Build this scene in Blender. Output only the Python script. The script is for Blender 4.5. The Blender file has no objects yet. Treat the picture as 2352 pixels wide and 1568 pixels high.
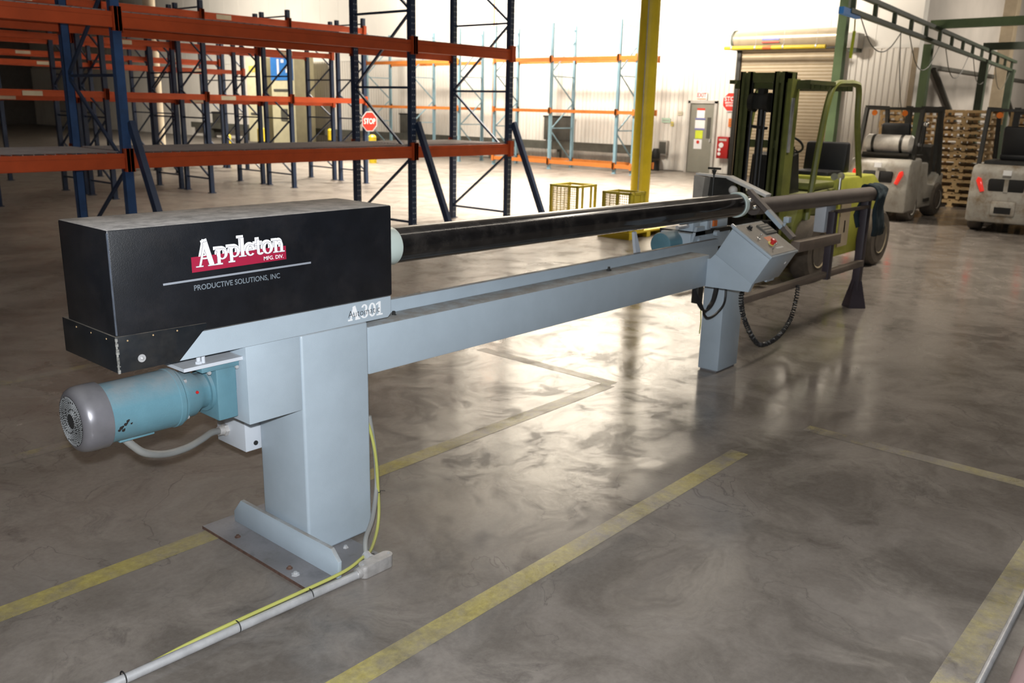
import bpy, bmesh, math, random
from mathutils import Vector, Matrix
random.seed(7)
SC = bpy.context.scene
COL = SC.collection
PI = math.pi
R = math.radians

# ------------------------------------------------------------------ camera
CAM_H = 1.8
def make_camera():
    cd = bpy.data.cameras.new('camera')
    cam = bpy.data.objects.new('camera', cd)
    COL.objects.link(cam)
    pitch, roll, yaw = R(15.0137), R(-1.3136), R(40.7506)
    f = Vector((math.cos(pitch)*math.cos(yaw), math.cos(pitch)*math.sin(yaw), -math.sin(pitch)))
    r = Vector((math.sin(yaw), -math.cos(yaw), 0))
    d = f.cross(r)
    r2 = r*math.cos(roll) + d*math.sin(roll)
    d2 = d*math.cos(roll) - r*math.sin(roll)
    m = Matrix((r2, -d2, -f)).transposed().to_4x4()
    m.translation = (0, 0, CAM_H)
    cam.matrix_world = m
    cd.sensor_width = 36
    cd.lens = 36*2009.4/2352
    cd.clip_start = 0.05
    cd.clip_end = 200
    cd.dof.use_dof = True
    cd.dof.focus_distance = 2.9
    cd.dof.aperture_fstop = 5.0
    SC.camera = cam
make_camera()

# ------------------------------------------------------------------ world, lights, exposure
SC.view_settings.view_transform = 'Standard'
SC.view_settings.look = 'None'
SC.view_settings.gamma = 1
SC.view_settings.exposure = 0.0
SC.view_settings.use_curve_mapping = False
w = bpy.data.worlds.new('world'); SC.world = w; w.use_nodes = True
w.node_tree.nodes['Background'].inputs[0].default_value = (0.9, 0.85, 0.8, 1)
w.node_tree.nodes['Background'].inputs[1].default_value = 0.02

def area(name, loc, size, power, col, target=None, sy=None, spread=180):
    l = bpy.data.lights.new(name, 'AREA'); l.energy = power; l.color = col; l.size = size; l.spread = R(spread)
    if sy: l.shape = 'RECTANGLE'; l.size_y = sy
    o = bpy.data.objects.new(name, l); COL.objects.link(o); o.location = loc
    if target:
        o.rotation_euler = (Vector(target)-Vector(loc)).to_track_quat('-Z', 'Y').to_euler()
    return o
WARM = (1.0, 0.90, 0.76)
area('wall_wash_fill', (16.0, 14.0, 6.9), 1.5, 1900, WARM, (24.0, 14.2, 8.9), spread=112)  # added wash light that brightens the upper wall, no known fixture
area('wall_wash_fill_2', (16.0, 20.5, 6.9), 1.5, 1900, WARM, (24.0, 20.5, 8.2), spread=112)  # second added wash light for the upper wall
area('high_bay_1', (14.8, 9.2, 6.9), 0.6, 800, WARM, (14.8, 9.2, 0), spread=92)
area('high_bay_2', (16.6, 13.4, 8.5), 0.6, 1150, WARM, (17.0, 13.6, 0), spread=90)
area('high_bay_3', (12.0, 11.5, 8.5), 0.6, 760, WARM, (12.3, 11.0, 0), spread=90)
area('high_bay_4', (17.0, 21.0, 8.5), 0.6, 1000, WARM, (17.0, 21.0, 0), spread=92)
area('booth_fill', (14.0, 34.0, 8.0), 1.0, 700, WARM, (24.0, 35.0, 2.0), spread=110)  # added light to lift the dark wall and booth behind the racks
area('strip_light_aisle', (12.0, 1.4, 6.9), 14.0, 130, WARM, (12.0, 1.4, 0), sy=0.12)
area('strip_light_bay', (13.6, 7.0, 6.9), 3.8, 30, WARM, (13.6, 7.0, 0), sy=1.5)
area('far_corner_fill', (29.0, 2.0, 6.7), 2.0, 900, WARM, (29.5, 3.5, 0))  # fill light added to brighten the grey wall
area('left_bay_fill', (7.0, 30.0, 11.0), 1.6, 150, WARM, (7.0, 30.0, 0))  # dim fill added as ambient light for the left bay
area('near_bay_fill', (3.0, 6.0, 6.7), 2.5, 32, WARM, (3.0, 6.0, 0), spread=120)  # dim fill added as ambient light around the camera
area('right_bay_fill', (11.0, 2.5, 6.7), 1.0, 210, WARM, (11.0, 2.5, 0), spread=120)  # fill added as ambient light for the floor on the right
fl = bpy.data.lights.new('camera_flash', 'POINT'); fl.energy = 680; fl.shadow_soft_size = 0.025
fl.color = (0.93, 0.97, 1.0)
flo = bpy.data.objects.new('camera_flash', fl); COL.objects.link(flo); flo.location = (-0.02, -0.01, CAM_H+0.13)

# ------------------------------------------------------------------ materials
def nt(m): return m.node_tree.nodes, m.node_tree.links
def principled(name):
    m = bpy.data.materials.new(name); m.use_nodes = True
    return m, m.node_tree.nodes['Principled BSDF']
def noise(N, L, vec, scale, detail=4, rough=0.6):
    n = N.new('ShaderNodeTexNoise'); n.inputs['Scale'].default_value = scale
    n.inputs['Detail'].default_value = detail; n.inputs['Roughness'].default_value = rough
    if vec is not None: L.new(vec, n.inputs['Vector'])
    return n.outputs['Fac']
def ramp(N, L, fac, p0, p1, c0=(0, 0, 0, 1), c1=(1, 1, 1, 1)):
    r = N.new('ShaderNodeValToRGB'); e = r.color_ramp.elements
    e[0].position = p0; e[1].position = p1; e[0].color = c0; e[1].color = c1
    L.new(fac, r.inputs[0]); return r.outputs[0]
def mix(N, L, fac, a, b, mode='MIX'):
    n = N.new('ShaderNodeMix'); n.data_type = 'RGBA'; n.blend_type = mode
    for i, v in ((0, fac), (6, a), (7, b)):
        s = n.inputs[i]
        if isinstance(v, (int, float)): s.default_value = v
        elif isinstance(v, tuple): s.default_value = v if len(v) == 4 else v+(1,)
        else: L.new(v, s)
    return n.outputs[2]
def math_n(N, L, op, a, b=None):
    n = N.new('ShaderNodeMath'); n.operation = op
    for i, v in ((0, a), (1, b)):
        if v is None: continue
        if isinstance(v, (int, float)): n.inputs[i].default_value = v
        else: L.new(v, n.inputs[i])
    return n.outputs[0]
MATS = {}
def mat(name, col, rough=0.5, metal=0.0, var=0.12, scale=4.0, bump=0.0, bscale=120.0, dust=0.0, dustcol=(0.30, 0.26, 0.21),
        dirt=0.0, dirtcol=(0.05, 0.04, 0.03), dscale=3.0, spec=0.5, emit=None):
    if name in MATS: return MATS[name]
    m, b = principled(name); N, L = nt(m)
    geo = N.new('ShaderNodeNewGeometry'); pos = geo.outputs['Position']
    f = noise(N, L, pos, scale, 5)
    lo = tuple(c*(1-var) for c in col); hi = tuple(min(1, c*(1+var)) for c in col)
    c = mix(N, L, ramp(N, L, f, 0.3, 0.7), lo, hi)
    if dirt:
        d = noise(N, L, pos, dscale, 8, 0.7)
        dm = math_n(N, L, 'MULTIPLY', ramp(N, L, d, 0.48, 0.70), dirt)
        c = mix(N, L, dm, c, dirtcol)
    ro = rough
    if dust:
        s = N.new('ShaderNodeSeparateXYZ'); L.new(geo.outputs['Normal'], s.inputs[0])
        up = ramp(N, L, s.outputs[2], 0.35, 0.9)
        dn = ramp(N, L, noise(N, L, pos, 14, 6, 0.7), 0.15, 0.6)
        dm = math_n(N, L, 'MULTIPLY', math_n(N, L, 'MULTIPLY', up, dn), dust)
        c = mix(N, L, dm, c, dustcol)
        ro = math_n(N, L, 'ADD', math_n(N, L, 'MULTIPLY', dm, 0.9-rough), rough)
    L.new(c, b.inputs['Base Color'])
    if isinstance(ro, (int, float)): b.inputs['Roughness'].default_value = ro
    else: L.new(ro, b.inputs['Roughness'])
    b.inputs['Metallic'].default_value = metal
    b.inputs['Specular IOR Level'].default_value = spec
    if bump:
        bn = N.new('ShaderNodeBump'); bn.inputs['Strength'].default_value = bump; bn.inputs['Distance'].default_value = 0.002
        L.new(noise(N, L, pos, bscale, 3), bn.inputs['Height']); L.new(bn.outputs[0], b.inputs['Normal'])
    if emit:
        b.inputs['Emission Color'].default_value = emit[0]+(1,); b.inputs['Emission Strength'].default_value = emit[1]
    MATS[name] = m; return m

def concrete_nodes(m, b, stripe=False):
    N, L = nt(m)
    geo = N.new('ShaderNodeNewGeometry'); pos = geo.outputs['Position']
    # slightly warped coordinates give the smeared, marbled look of old sealed concrete
    wn = N.new('ShaderNodeTexNoise'); wn.inputs['Scale'].default_value = 0.9; wn.inputs['Detail'].default_value = 4
    L.new(pos, wn.inputs['Vector'])
    vm = N.new('ShaderNodeVectorMath'); vm.operation = 'MULTIPLY_ADD'; L.new(wn.outputs['Color'], vm.inputs[0])
    vm.inputs[1].default_value = (1.3, 1.3, 0.0); L.new(pos, vm.inputs[2]); wp = vm.outputs[0]
    big = noise(N, L, wp, 0.55, 5, 0.6)
    med = noise(N, L, wp, 2.2, 8, 0.68)
    fine = noise(N, L, pos, 40, 6, 0.7)
    c = mix(N, L, ramp(N, L, big, 0.35, 0.65), (0.105, 0.090, 0.077), (0.215, 0.187, 0.163))
    c = mix(N, L, ramp(N, L, med, 0.42, 0.62), c, (0.235, 0.208, 0.185))
    dk = ramp(N, L, noise(N, L, wp, 1.4, 9, 0.75), 0.56, 0.68)
    c = mix(N, L, math_n(N, L, 'MULTIPLY', dk, 0.75), c, (0.055, 0.047, 0.042))
    c = mix(N, L, 0.35, c, mix(N, L, fine, (0.045, 0.039, 0.035), (0.27, 0.243, 0.222)))
    # thin meandering cracks
    cr = N.new('ShaderNodeTexNoise'); cr.inputs['Scale'].default_value = 1.7; cr.inputs['Detail'].default_value = 7
    L.new(wp, cr.inputs['Vector'])
    cd = math_n(N, L, 'ABSOLUTE', math_n(N, L, 'SUBTRACT', cr.outputs['Fac'], 0.5))
    crk = ramp(N, L, cd, 0.0, 0.005, (1, 1, 1, 1), (0, 0, 0, 1))
    crk = math_n(N, L, 'MULTIPLY', crk, ramp(N, L, big, 0.42, 0.58))
    c = mix(N, L, math_n(N, L, 'MULTIPLY', crk, 0.4), c, (0.03, 0.027, 0.025))
    rough = math_n(N, L, 'ADD', math_n(N, L, 'MULTIPLY', ramp(N, L, med, 0.35, 0.75), 0.18), 0.105)
    sy = N.new('ShaderNodeSeparateXYZ'); L.new(pos, sy.inputs[0])
    far = ramp(N, L, math_n(N, L, 'DIVIDE', sy.outputs[1], 10.0), 0.48, 0.72)  # traffic has polished only the lane by the machine
    rough = math_n(N, L, 'ADD', rough, math_n(N, L, 'MULTIPLY', far, 0.22))
    if stripe:
        wear = noise(N, L, pos, 9, 9, 0.75)
        wear2 = noise(N, L, pos, 1.3, 5, 0.6)
        k = math_n(N, L, 'ADD', math_n(N, L, 'MULTIPLY', wear, 0.55), math_n(N, L, 'MULTIPLY', wear2, 0.55))
        at = N.new('ShaderNodeAttribute'); at.attribute_name = 'fade'
        k = math_n(N, L, 'SUBTRACT', k, at.outputs['Fac'])
        keep = ramp(N, L, k, 0.47, 0.68)
        ye = mix(N, L, ramp(N, L, fine, 0.3, 0.7), (0.25, 0.21, 0.065), (0.40, 0.34, 0.12))
        c = mix(N, L, keep, c, ye)
        rough = math_n(N, L, 'ADD', rough, 0.15)
    L.new(c, b.inputs['Base Color']); L.new(rough, b.inputs['Roughness'])
    sw_ = ramp(N, L, noise(N, L, wp, 2.8, 12, 0.74), 0.42, 0.57, (0.06, 0.06, 0.06, 1), (0.52, 0.52, 0.52, 1))
    L.new(sw_, b.inputs['Specular IOR Level'])
    bn = N.new('ShaderNodeBump'); bn.inputs['Strength'].default_value = 0.06; bn.inputs['Distance'].default_value = 0.01
    L.new(noise(N, L, wp, 7, 5, 0.6), bn.inputs['Height']); L.new(bn.outputs[0], b.inputs['Normal'])
m_floor, _b = principled('sealed_concrete'); concrete_nodes(m_floor, _b)
m_stripe, _b = principled('worn_yellow_paint'); concrete_nodes(m_stripe, _b, True)

def siding(name, col, dirtcol, amt):
    m, b = principled(name); N, L = nt(m)
    geo = N.new('ShaderNodeNewGeometry'); pos = geo.outputs['Position']
    s = N.new('ShaderNodeSeparateXYZ'); L.new(pos, s.inputs[0])
    mp = N.new('ShaderNodeMapping'); mp.inputs['Scale'].default_value = (1, 1, 0.35); L.new(pos, mp.inputs[0])
    n = noise(N, L, mp.outputs[0], 2.2, 8, 0.65)
    # scuffs from goods, mostly below 2 m
    hz = ramp(N, L, math_n(N, L, 'DIVIDE', s.outputs[2], 3.4), 0.05, 0.85, (1, 1, 1, 1), (0.1, 0.1, 0.1, 1))
    d = math_n(N, L, 'MULTIPLY', math_n(N, L, 'MULTIPLY', ramp(N, L, n, 0.42, 0.68), hz), amt)
    L.new(mix(N, L, d, col, dirtcol), b.inputs['Base Color']); b.inputs['Roughness'].default_value = 0.55
    MATS[name] = m; return m
m_siding = siding('white_ribbed_siding', (0.80, 0.77, 0.72), (0.40, 0.37, 0.34), 0.42)
m_upper = mat('white_wall_panel', (0.80, 0.78, 0.74), 0.6, var=0.04, scale=0.6)
m_graywall = mat('grey_wall_panel', (0.42, 0.39, 0.36), 0.7, var=0.12, scale=0.8)
m_darkwall = mat('dark_wall', (0.16, 0.15, 0.14), 0.8)
m_ceil = mat('roof_deck', (0.30, 0.29, 0.27), 0.8)
m_paint = mat('machine_grey_paint', (0.365, 0.43, 0.49), 0.42, var=0.05, scale=6, bump=0.25, bscale=220, dust=0.75, dustcol=(0.21, 0.175, 0.135))
m_black = mat('black_cover_paint', (0.007, 0.008, 0.011), 0.36, var=0.25, scale=9, bump=0.25, bscale=300, dust=0.95, dustcol=(0.54, 0.51, 0.49), dirt=0.12, dirtcol=(0.09, 0.075, 0.07))
m_skirt = mat('black_skirt', (0.010, 0.012, 0.015), 0.33, var=0.3, scale=12, dust=0.5, dirt=0.3, dirtcol=(0.05, 0.045, 0.04), dscale=8)
m_bare = mat('chipped_bare_edge', (0.42, 0.42, 0.40), 0.35, 0.6, var=0.7, scale=60)
m_seam = mat('grey_blue_edge', (0.10, 0.115, 0.145), 0.35, 0.3, var=0.3, scale=20)
m_teal = mat('teal_motor_paint', (0.095, 0.205, 0.255), 0.42, var=0.10, scale=9, bump=0.3, bscale=160, dust=0.65, dustcol=(0.24, 0.24, 0.24), dirt=0.25, dirtcol=(0.12, 0.16, 0.17), dscale=5)
m_fancap = mat('dark_grey_fan_cap', (0.16, 0.155, 0.17), 0.33, 0.35, var=0.12, scale=12, dust=0.4, dustcol=(0.26, 0.25, 0.25))
m_grille = mat('fan_grille_grey', (0.22, 0.225, 0.23), 0.5, 0.3, var=0.2, scale=40)
m_hole = mat('black_void', (0.008, 0.008, 0.008), 0.8)
m_chipblk = mat('paint_chip_black', (0.012, 0.010, 0.010), 0.6)
m_lightbox = mat('light_grey_box', (0.50, 0.53, 0.58), 0.45, var=0.05, dust=0.4)
m_tube = mat('black_tube', (0.012, 0.011, 0.011), 0.09, var=0.3, scale=20, dirt=0.35, dirtcol=(0.07, 0.062, 0.055), dscale=9, dust=0.16, dustcol=(0.20, 0.18, 0.17))
m_nylon = mat('white_nylon', (0.62, 0.72, 0.68), 0.4, var=0.05)
m_dusttube = mat('dusty_brown_tube', (0.11, 0.09, 0.08), 0.5, 0.2, var=0.25, dust=0.6, dustcol=(0.17, 0.14, 0.12))
m_zinc = mat('galvanised_steel', (0.46, 0.46, 0.47), 0.36, 0.35, var=0.18, scale=16)
m_cast = mat('cast_aluminium', (0.48, 0.46, 0.45), 0.5, 0.5, var=0.2, scale=25, bump=0.4)
m_chrome = mat('bright_steel', (0.75, 0.74, 0.72), 0.2, 0.9)
m_rubber = mat('black_rubber', (0.012, 0.012, 0.012), 0.6)
m_blackcable = mat('black_cable', (0.014, 0.014, 0.015), 0.45)
m_greycable = mat('grey_cable', (0.24, 0.24, 0.23), 0.55)
m_yelcable = mat('yellow_cable', (0.38, 0.38, 0.10), 0.45, var=0.1)
m_plate = mat('dirty_base_plate', (0.21, 0.205, 0.215), 0.5, 0.1, var=0.35, scale=9, dirt=0.9, dirtcol=(0.075, 0.07, 0.062), dscale=4.5)
m_rust = mat('rusty_edge', (0.10, 0.055, 0.04), 0.8, var=0.4, scale=40)
m_white = mat('decal_white', (0.82, 0.83, 0.85), 0.5, var=0.02)
m_red = mat('decal_crimson', (0.33, 0.012, 0.045), 0.45, var=0.04)
m_outline = mat('decal_outline', (0.20, 0.17, 0.20), 0.5, var=0.02)
m_greydecal = mat('decal_grey', (0.26, 0.28, 0.32), 0.5, var=0.05)
m_greytext = mat('decal_grey_text', (0.17, 0.20, 0.23), 0.5, var=0.05)
m_blackdecal = mat('decal_black', (0.03, 0.03, 0.035), 0.5, var=0.05)
m_panelgrey = mat('dusty_panel_plate', (0.33, 0.30, 0.26), 0.6, var=0.15, scale=10, dust=0.5, dustcol=(0.27, 0.23, 0.19))
m_orangelab = mat('orange_label', (0.62, 0.15, 0.03), 0.5)
m_redbtn = mat('red_button', (0.50, 0.02, 0.02), 0.3)
m_yelring = mat('yellow_ring', (0.65, 0.55, 0.12), 0.5)
m_blue = mat('rack_blue', (0.030, 0.075, 0.19), 0.42, var=0.2, scale=6, dirt=0.3, dirtcol=(0.02, 0.025, 0.035), dscale=9)
m_navy = mat('rack_navy', (0.020, 0.038, 0.085), 0.45, var=0.2, scale=6)
m_ltblue = mat('rack_light_blue', (0.22, 0.36, 0.44), 0.5, var=0.12)
m_orange = mat('beam_orange', (0.50, 0.075, 0.018), 0.42, var=0.14, scale=4, dust=0.35, dustcol=(0.2, 0.1, 0.07))
m_orange2 = mat('beam_bright_orange', (0.62, 0.20, 0.04), 0.5, var=0.1)
m_wire = mat('wire_deck', (0.34, 0.31, 0.30), 0.5, 0.5)
m_slot = mat('painted_slot_light', (0.30, 0.34, 0.40), 0.5)  # pale tone paints the bright background showing through the post holes
m_label = mat('paper_label', (0.62, 0.56, 0.42), 0.6)
m_yellow = mat('safety_yellow', (0.66, 0.50, 0.02), 0.42, var=0.10, scale=2.5, dirt=0.25, dirtcol=(0.30, 0.21, 0.03), dscale=2)
m_yellow2 = mat('basket_yellow', (0.50, 0.41, 0.03), 0.5, var=0.15, scale=8, dirt=0.3, dirtcol=(0.22, 0.17, 0.04))
m_mesh = mat('wire_mesh_yellow', (0.42, 0.36, 0.10), 0.5)
m_wood = mat('pallet_wood', (0.62, 0.43, 0.21), 0.7, var=0.25, scale=5)
m_wood2 = mat('pallet_wood_old', (0.40, 0.27, 0.14), 0.75, var=0.3, scale=5)
m_green = mat('forklift_green', (0.17, 0.185, 0.04), 0.45, var=0.2, scale=4, dirt=0.4, dirtcol=(0.05, 0.05, 0.02), dust=0.3)
m_greend = mat('forklift_mast_green', (0.09, 0.10, 0.03), 0.5, var=0.3, scale=5, dirt=0.5, dirtcol=(0.03, 0.03, 0.015))
m_lime = mat('forklift_lime', (0.42, 0.43, 0.06), 0.45, var=0.15, scale=4, dirt=0.3, dirtcol=(0.15, 0.13, 0.03))
m_dark = mat('greasy_dark', (0.018, 0.017, 0.014), 0.5, var=0.4, scale=10)
m_seat = mat('black_vinyl', (0.008, 0.008, 0.009), 0.55)
m_tyre = mat('dusty_tyre', (0.085, 0.068, 0.052), 0.85, var=0.3, scale=8)
m_rim = mat('beige_rim', (0.28, 0.23, 0.15), 0.6, var=0.3, scale=9)
m_fgrey = mat('forklift_grey', (0.36, 0.34, 0.30), 0.45, var=0.15, scale=4, dirt=0.75, dirtcol=(0.12, 0.085, 0.04), dscale=2.2, dust=0.2)
m_mud = mat('muddy_forklift_grey', (0.36, 0.34, 0.30), 0.5, var=0.2, scale=4, dirt=0.95, dirtcol=(0.16, 0.10, 0.04), dscale=3.5)
m_tank = mat('tank_white', (0.62, 0.59, 0.54), 0.4, var=0.1, dirt=0.5, dirtcol=(0.2, 0.17, 0.15))
m_taillight = mat('red_lens', (0.75, 0.03, 0.02), 0.15, emit=((1.0, 0.05, 0.03), 0.35))
m_amber = mat('amber_lens', (0.55, 0.14, 0.02), 0.25)
m_crane = mat('crane_green', (0.11, 0.17, 0.085), 0.5, var=0.2, scale=3)
m_craned = mat('crane_dark_green', (0.055, 0.075, 0.05), 0.5, var=0.2, scale=3)
m_tan = mat('tan_column', (0.33, 0.27, 0.19), 0.6, var=0.2, scale=2)
m_beige = mat('beige_rolling_door', (0.44, 0.355, 0.235), 0.45, var=0.06)
m_hood = mat('beige_door_hood', (0.46, 0.385, 0.28), 0.3, 0.2, var=0.06)
m_doorgrey = mat('grey_door', (0.26, 0.255, 0.215), 0.5, var=0.06)
m_frame = mat('grey_frame', (0.52, 0.50, 0.47), 0.5)
m_signred = mat('sign_red', (0.62, 0.035, 0.02), 0.45, var=0.04)
m_signorange = mat('sign_orange', (0.75, 0.19, 0.02), 0.5)
m_signlime = mat('sign_lime', (0.62, 0.72, 0.05), 0.5)
m_signblue = mat('sign_blue', (0.04, 0.20, 0.58), 0.45, var=0.1)
m_signviolet = mat('sign_violet', (0.22, 0.24, 0.62), 0.5)
m_cab = mat('cabinet_red', (0.42, 0.012, 0.012), 0.4, var=0.06)
m_cream = mat('cream_paint', (0.66, 0.62, 0.42), 0.5, var=0.08)
m_creampipe = mat('cream_column', (0.66, 0.58, 0.44), 0.5, var=0.08)
m_padgrey = mat('dark_grey_pad', (0.075, 0.072, 0.062), 0.7, var=0.2)
m_rail = mat('dark_guard_rail', (0.10, 0.10, 0.085), 0.5, var=0.25)
m_pink = mat('pale_pink_pipe', (0.24, 0.16, 0.16), 0.5, var=0.05)
m_cloth = mat('dark_teal_cloth', (0.012, 0.026, 0.034), 0.9, var=0.3, scale=12)
m_purple = mat('dark_purple_steel', (0.045, 0.035, 0.045), 0.5, var=0.25)
m_brownbar = mat('rusty_brown_bar', (0.15, 0.115, 0.09), 0.6, var=0.25, dust=0.5, dustcol=(0.30, 0.25, 0.19))
m_lampg = mat('lamp_grey', (0.36, 0.34, 0.31), 0.5)

# ------------------------------------------------------------------ geometry helpers
class MB:
    """collects shapes; build() links them as ONE mesh object"""
    def __init__(s): s.bm = bmesh.new()
    def _add(s, tmp):
        me = bpy.data.meshes.new('tmp'); tmp.to_mesh(me); tmp.free(); s.bm.from_mesh(me); bpy.data.meshes.remove(me)
        return s
    def box(s, x0, x1, y0, y1, z0, z1, bev=0.0, seg=2):
        t = bmesh.new(); bmesh.ops.create_cube(t, size=1)
        for v in t.verts: v.co = ((x0+x1)/2+v.co.x*(x1-x0), (y0+y1)/2+v.co.y*(y1-y0), (z0+z1)/2+v.co.z*(z1-z0))
        if bev: bmesh.ops.bevel(t, geom=t.edges[:], offset=bev, segments=seg, profile=0.5, affect='EDGES')
        bmesh.ops.recalc_face_normals(t, faces=t.faces[:])
        return s._add(t)
    def bar(s, p0, p1, wd, ht, up=(0, 0, 1), bev=0.0):
        p0 = Vector(p0); p1 = Vector(p1); d = p1-p0; L = d.length; d.normalize()
        u = Vector(up); sx = d.cross(u)
        if sx.length < 1e-4: u = Vector((1, 0, 0)); sx = d.cross(u)
        sx.normalize(); uu = sx.cross(d)
        t = bmesh.new(); bmesh.ops.create_cube(t, size=1)
        if bev:
            for v in t.verts: v.co = Vector((v.co.x*wd, v.co.y*L, v.co.z*ht))
            bmesh.ops.bevel(t, geom=t.edges[:], offset=bev, segments=2, profile=0.5, affect='EDGES')
            for v in t.verts: v.co = (p0+p1)/2+sx*v.co.x+d*v.co.y+uu*v.co.z
        else:
            for v in t.verts: v.co = (p0+p1)/2+sx*(v.co.x*wd)+d*(v.co.y*L)+uu*(v.co.z*ht)
        bmesh.ops.recalc_face_normals(t, faces=t.faces[:])
        return s._add(t)
    def cyl(s, p0, p1, r0, r1=None, n=20, cap=True):
        p0 = Vector(p0); p1 = Vector(p1); r1 = r0 if r1 is None else r1
        return s.lathe(p0, p1-p0, [(0, r0), ((p1-p0).length, r1)], n, cap)
    def lathe(s, base, axis, prof, n=24, cap=True):
        """prof: (distance along axis, radius)"""
        base = Vector(base); d = Vector(axis).normalized()
        a = d.cross(Vector((0, 0, 1)))
        if a.length < 1e-4: a = Vector((1, 0, 0))
        a.normalize(); b = d.cross(a); t = bmesh.new(); rings = []
        for h, r in prof:
            rings.append([t.verts.new(base+d*h+a*(r*math.cos(2*PI*i/n))+b*(r*math.sin(2*PI*i/n))) for i in range(n)])
        for k in range(len(rings)-1):
            for i in range(n):
                t.faces.new((rings[k][i], rings[k][(i+1) % n], rings[k+1][(i+1) % n], rings[k+1][i]))
        if cap:
            t.faces.new(rings[0][::-1]); t.faces.new(rings[-1])
        bmesh.ops.recalc_face_normals(t, faces=t.faces[:])
        return s._add(t)
    def tube(s, pts, r, n=10, sub=6, smooth=True):
        P = [Vector(p) for p in pts]
        if smooth and len(P) > 2:
            Q = []
            for i in range(len(P)-1):
                p0 = P[max(i-1, 0)]; p1 = P[i]; p2 = P[i+1]; p3 = P[min(i+2, len(P)-1)]
                for k in range(sub):
                    u = k/sub
                    Q.append(0.5*((2*p1)+(p2-p0)*u+(2*p0-5*p1+4*p2-p3)*u*u+(3*p1-p0-3*p2+p3)*u**3))
            Q.append(P[-1]); P = Q
        t = bmesh.new(); rings = []; prev = None
        for i, p in enumerate(P):
            d = (P[min(i+1, len(P)-1)]-P[max(i-1, 0)]).normalized()
            a = prev-d*prev.dot(d) if prev is not None else d.cross(Vector((0, 0, 1)) if abs(d.z) < 0.9 else Vector((1, 0, 0)))
            a.normalize(); prev = a; b = d.cross(a)
            rings.append([t.verts.new(p+a*(r*math.cos(2*PI*k/n))+b*(r*math.sin(2*PI*k/n))) for k in range(n)])
        for k in range(len(rings)-1):
            for i in range(n):
                t.faces.new((rings[k][i], rings[k][(i+1) % n], rings[k+1][(i+1) % n], rings[k+1][i]))
        t.faces.new(rings[0][::-1]); t.faces.new(rings[-1])
        bmesh.ops.recalc_face_normals(t, faces=t.faces[:])
        return s._add(t)
    def prism(s, pts, plane, a0, a1, bev=0.0):
        """pts: outline in plane 'xz','yz','xy'; extruded on the third axis from a0 to a1"""
        def P(u, v, a): return {'xz': (u, a, v), 'yz': (a, u, v), 'xy': (u, v, a)}[plane]
        t = bmesh.new()
        A = [t.verts.new(P(u, v, a0)) for u, v in pts]; B = [t.verts.new(P(u, v, a1)) for u, v in pts]
        t.faces.new(A); t.faces.new(B[::-1]); n = len(pts)
        for i in range(n): t.faces.new((A[i], B[i], B[(i+1) % n], A[(i+1) % n]))
        bmesh.ops.recalc_face_normals(t, faces=t.faces[:])
        if bev: bmesh.ops.bevel(t, geom=t.edges[:], offset=bev, segments=2, profile=0.5, affect='EDGES')
        return s._add(t)
    def quad(s, *pts):
        vs = [s.bm.verts.new(p) for p in pts]; s.bm.faces.new(vs); return s
    def ball(s, c, r, n=12):
        return s.lathe((c[0], c[1], c[2]-r), (0, 0, 1), [(r-r*math.cos(PI*k/8), max(1e-4, r*math.sin(PI*k/8))) for k in range(9)], n)
    def move(s, M):
        bmesh.ops.transform(s.bm, matrix=M, verts=s.bm.verts[:]); return s
    def build(s, name, m, parent=None, flat=False, label=None, kind=None):
        me = bpy.data.meshes.new(name); s.bm.to_mesh(me); s.bm.free()
        if not flat:
            me.shade_smooth(); me.set_sharp_from_angle(angle=R(35))
        me.materials.append(m)
        return link(name, me, parent, label, kind)
def link(name, me, parent=None, label=None, kind=None):
    o = bpy.data.objects.new(name, me); COL.objects.link(o)
    if parent is not None: o.parent = parent
    if label: o['label'] = label
    if kind: o['kind'] = kind
    return o
def thing(name, label, cat, loc=(0, 0, 0), rz=0.0, group=None):
    o = bpy.data.objects.new(name, None); COL.objects.link(o); o.location = loc; o.rotation_euler = (0, 0, rz)
    o.empty_display_size = 0.2
    return tag(o, label, cat, group)
def tag(o, label, cat, group=None):
    o['label'] = label; o['category'] = cat
    if group: o['group'] = group
    return o
def dup(o, parent=None):
    c = o.copy(); COL.objects.link(c)
    if parent is not None: c.parent = parent
    for ch in list(o.children): dup(ch, c)
    return c
def off(o, v):  # move a child mesh into its root's coordinates: geometry was written in world metres
    o.location = Vector(o.location)-Vector(v)
def rebase(root):
    """parts were modelled in world metres; put the root at its base and keep the parts where they are"""
    b = Vector(root.location)
    if root.rotation_euler.z: return
    for ch in root.children: off(ch, b)
def text_mesh(s, name, m, parent, x0, x1, z0, z1, y, bold=0.0, flip=None, shear=0.0, label=None):
    """flat lettering on a plane that faces -Y, fitted to the box x0..x1, z0..z1"""
    cu = bpy.data.curves.new('txt', 'FONT'); cu.body = s; cu.offset = bold; cu.size = 1; cu.resolution_u = 4; cu.shear = shear
    ob = bpy.data.objects.new('txt', cu); COL.objects.link(ob)
    dg = bpy.context.evaluated_depsgraph_get()
    me = bpy.data.meshes.new_from_object(ob.evaluated_get(dg))
    bpy.data.objects.remove(ob); bpy.data.curves.remove(cu)
    xs = [v.co.x for v in me.vertices]; ys = [v.co.y for v in me.vertices]
    ax, bx, ay, by = min(xs), max(xs), min(ys), max(ys)
    for v in me.vertices:
        u = (v.co.x-ax)/(bx-ax); k = (v.co.y-ay)/(by-ay)
        p = (x0+(x1-x0)*u, y, z0+(z1-z0)*k)
        v.co = flip(p) if flip else p
    me.name = name; me.materials.clear(); me.materials.append(m)
    return link(name, me, parent, label)
def faceX(p):  # lettering plane facing -X: text runs towards -Y
    return (p[1], -p[0], p[2])

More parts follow.
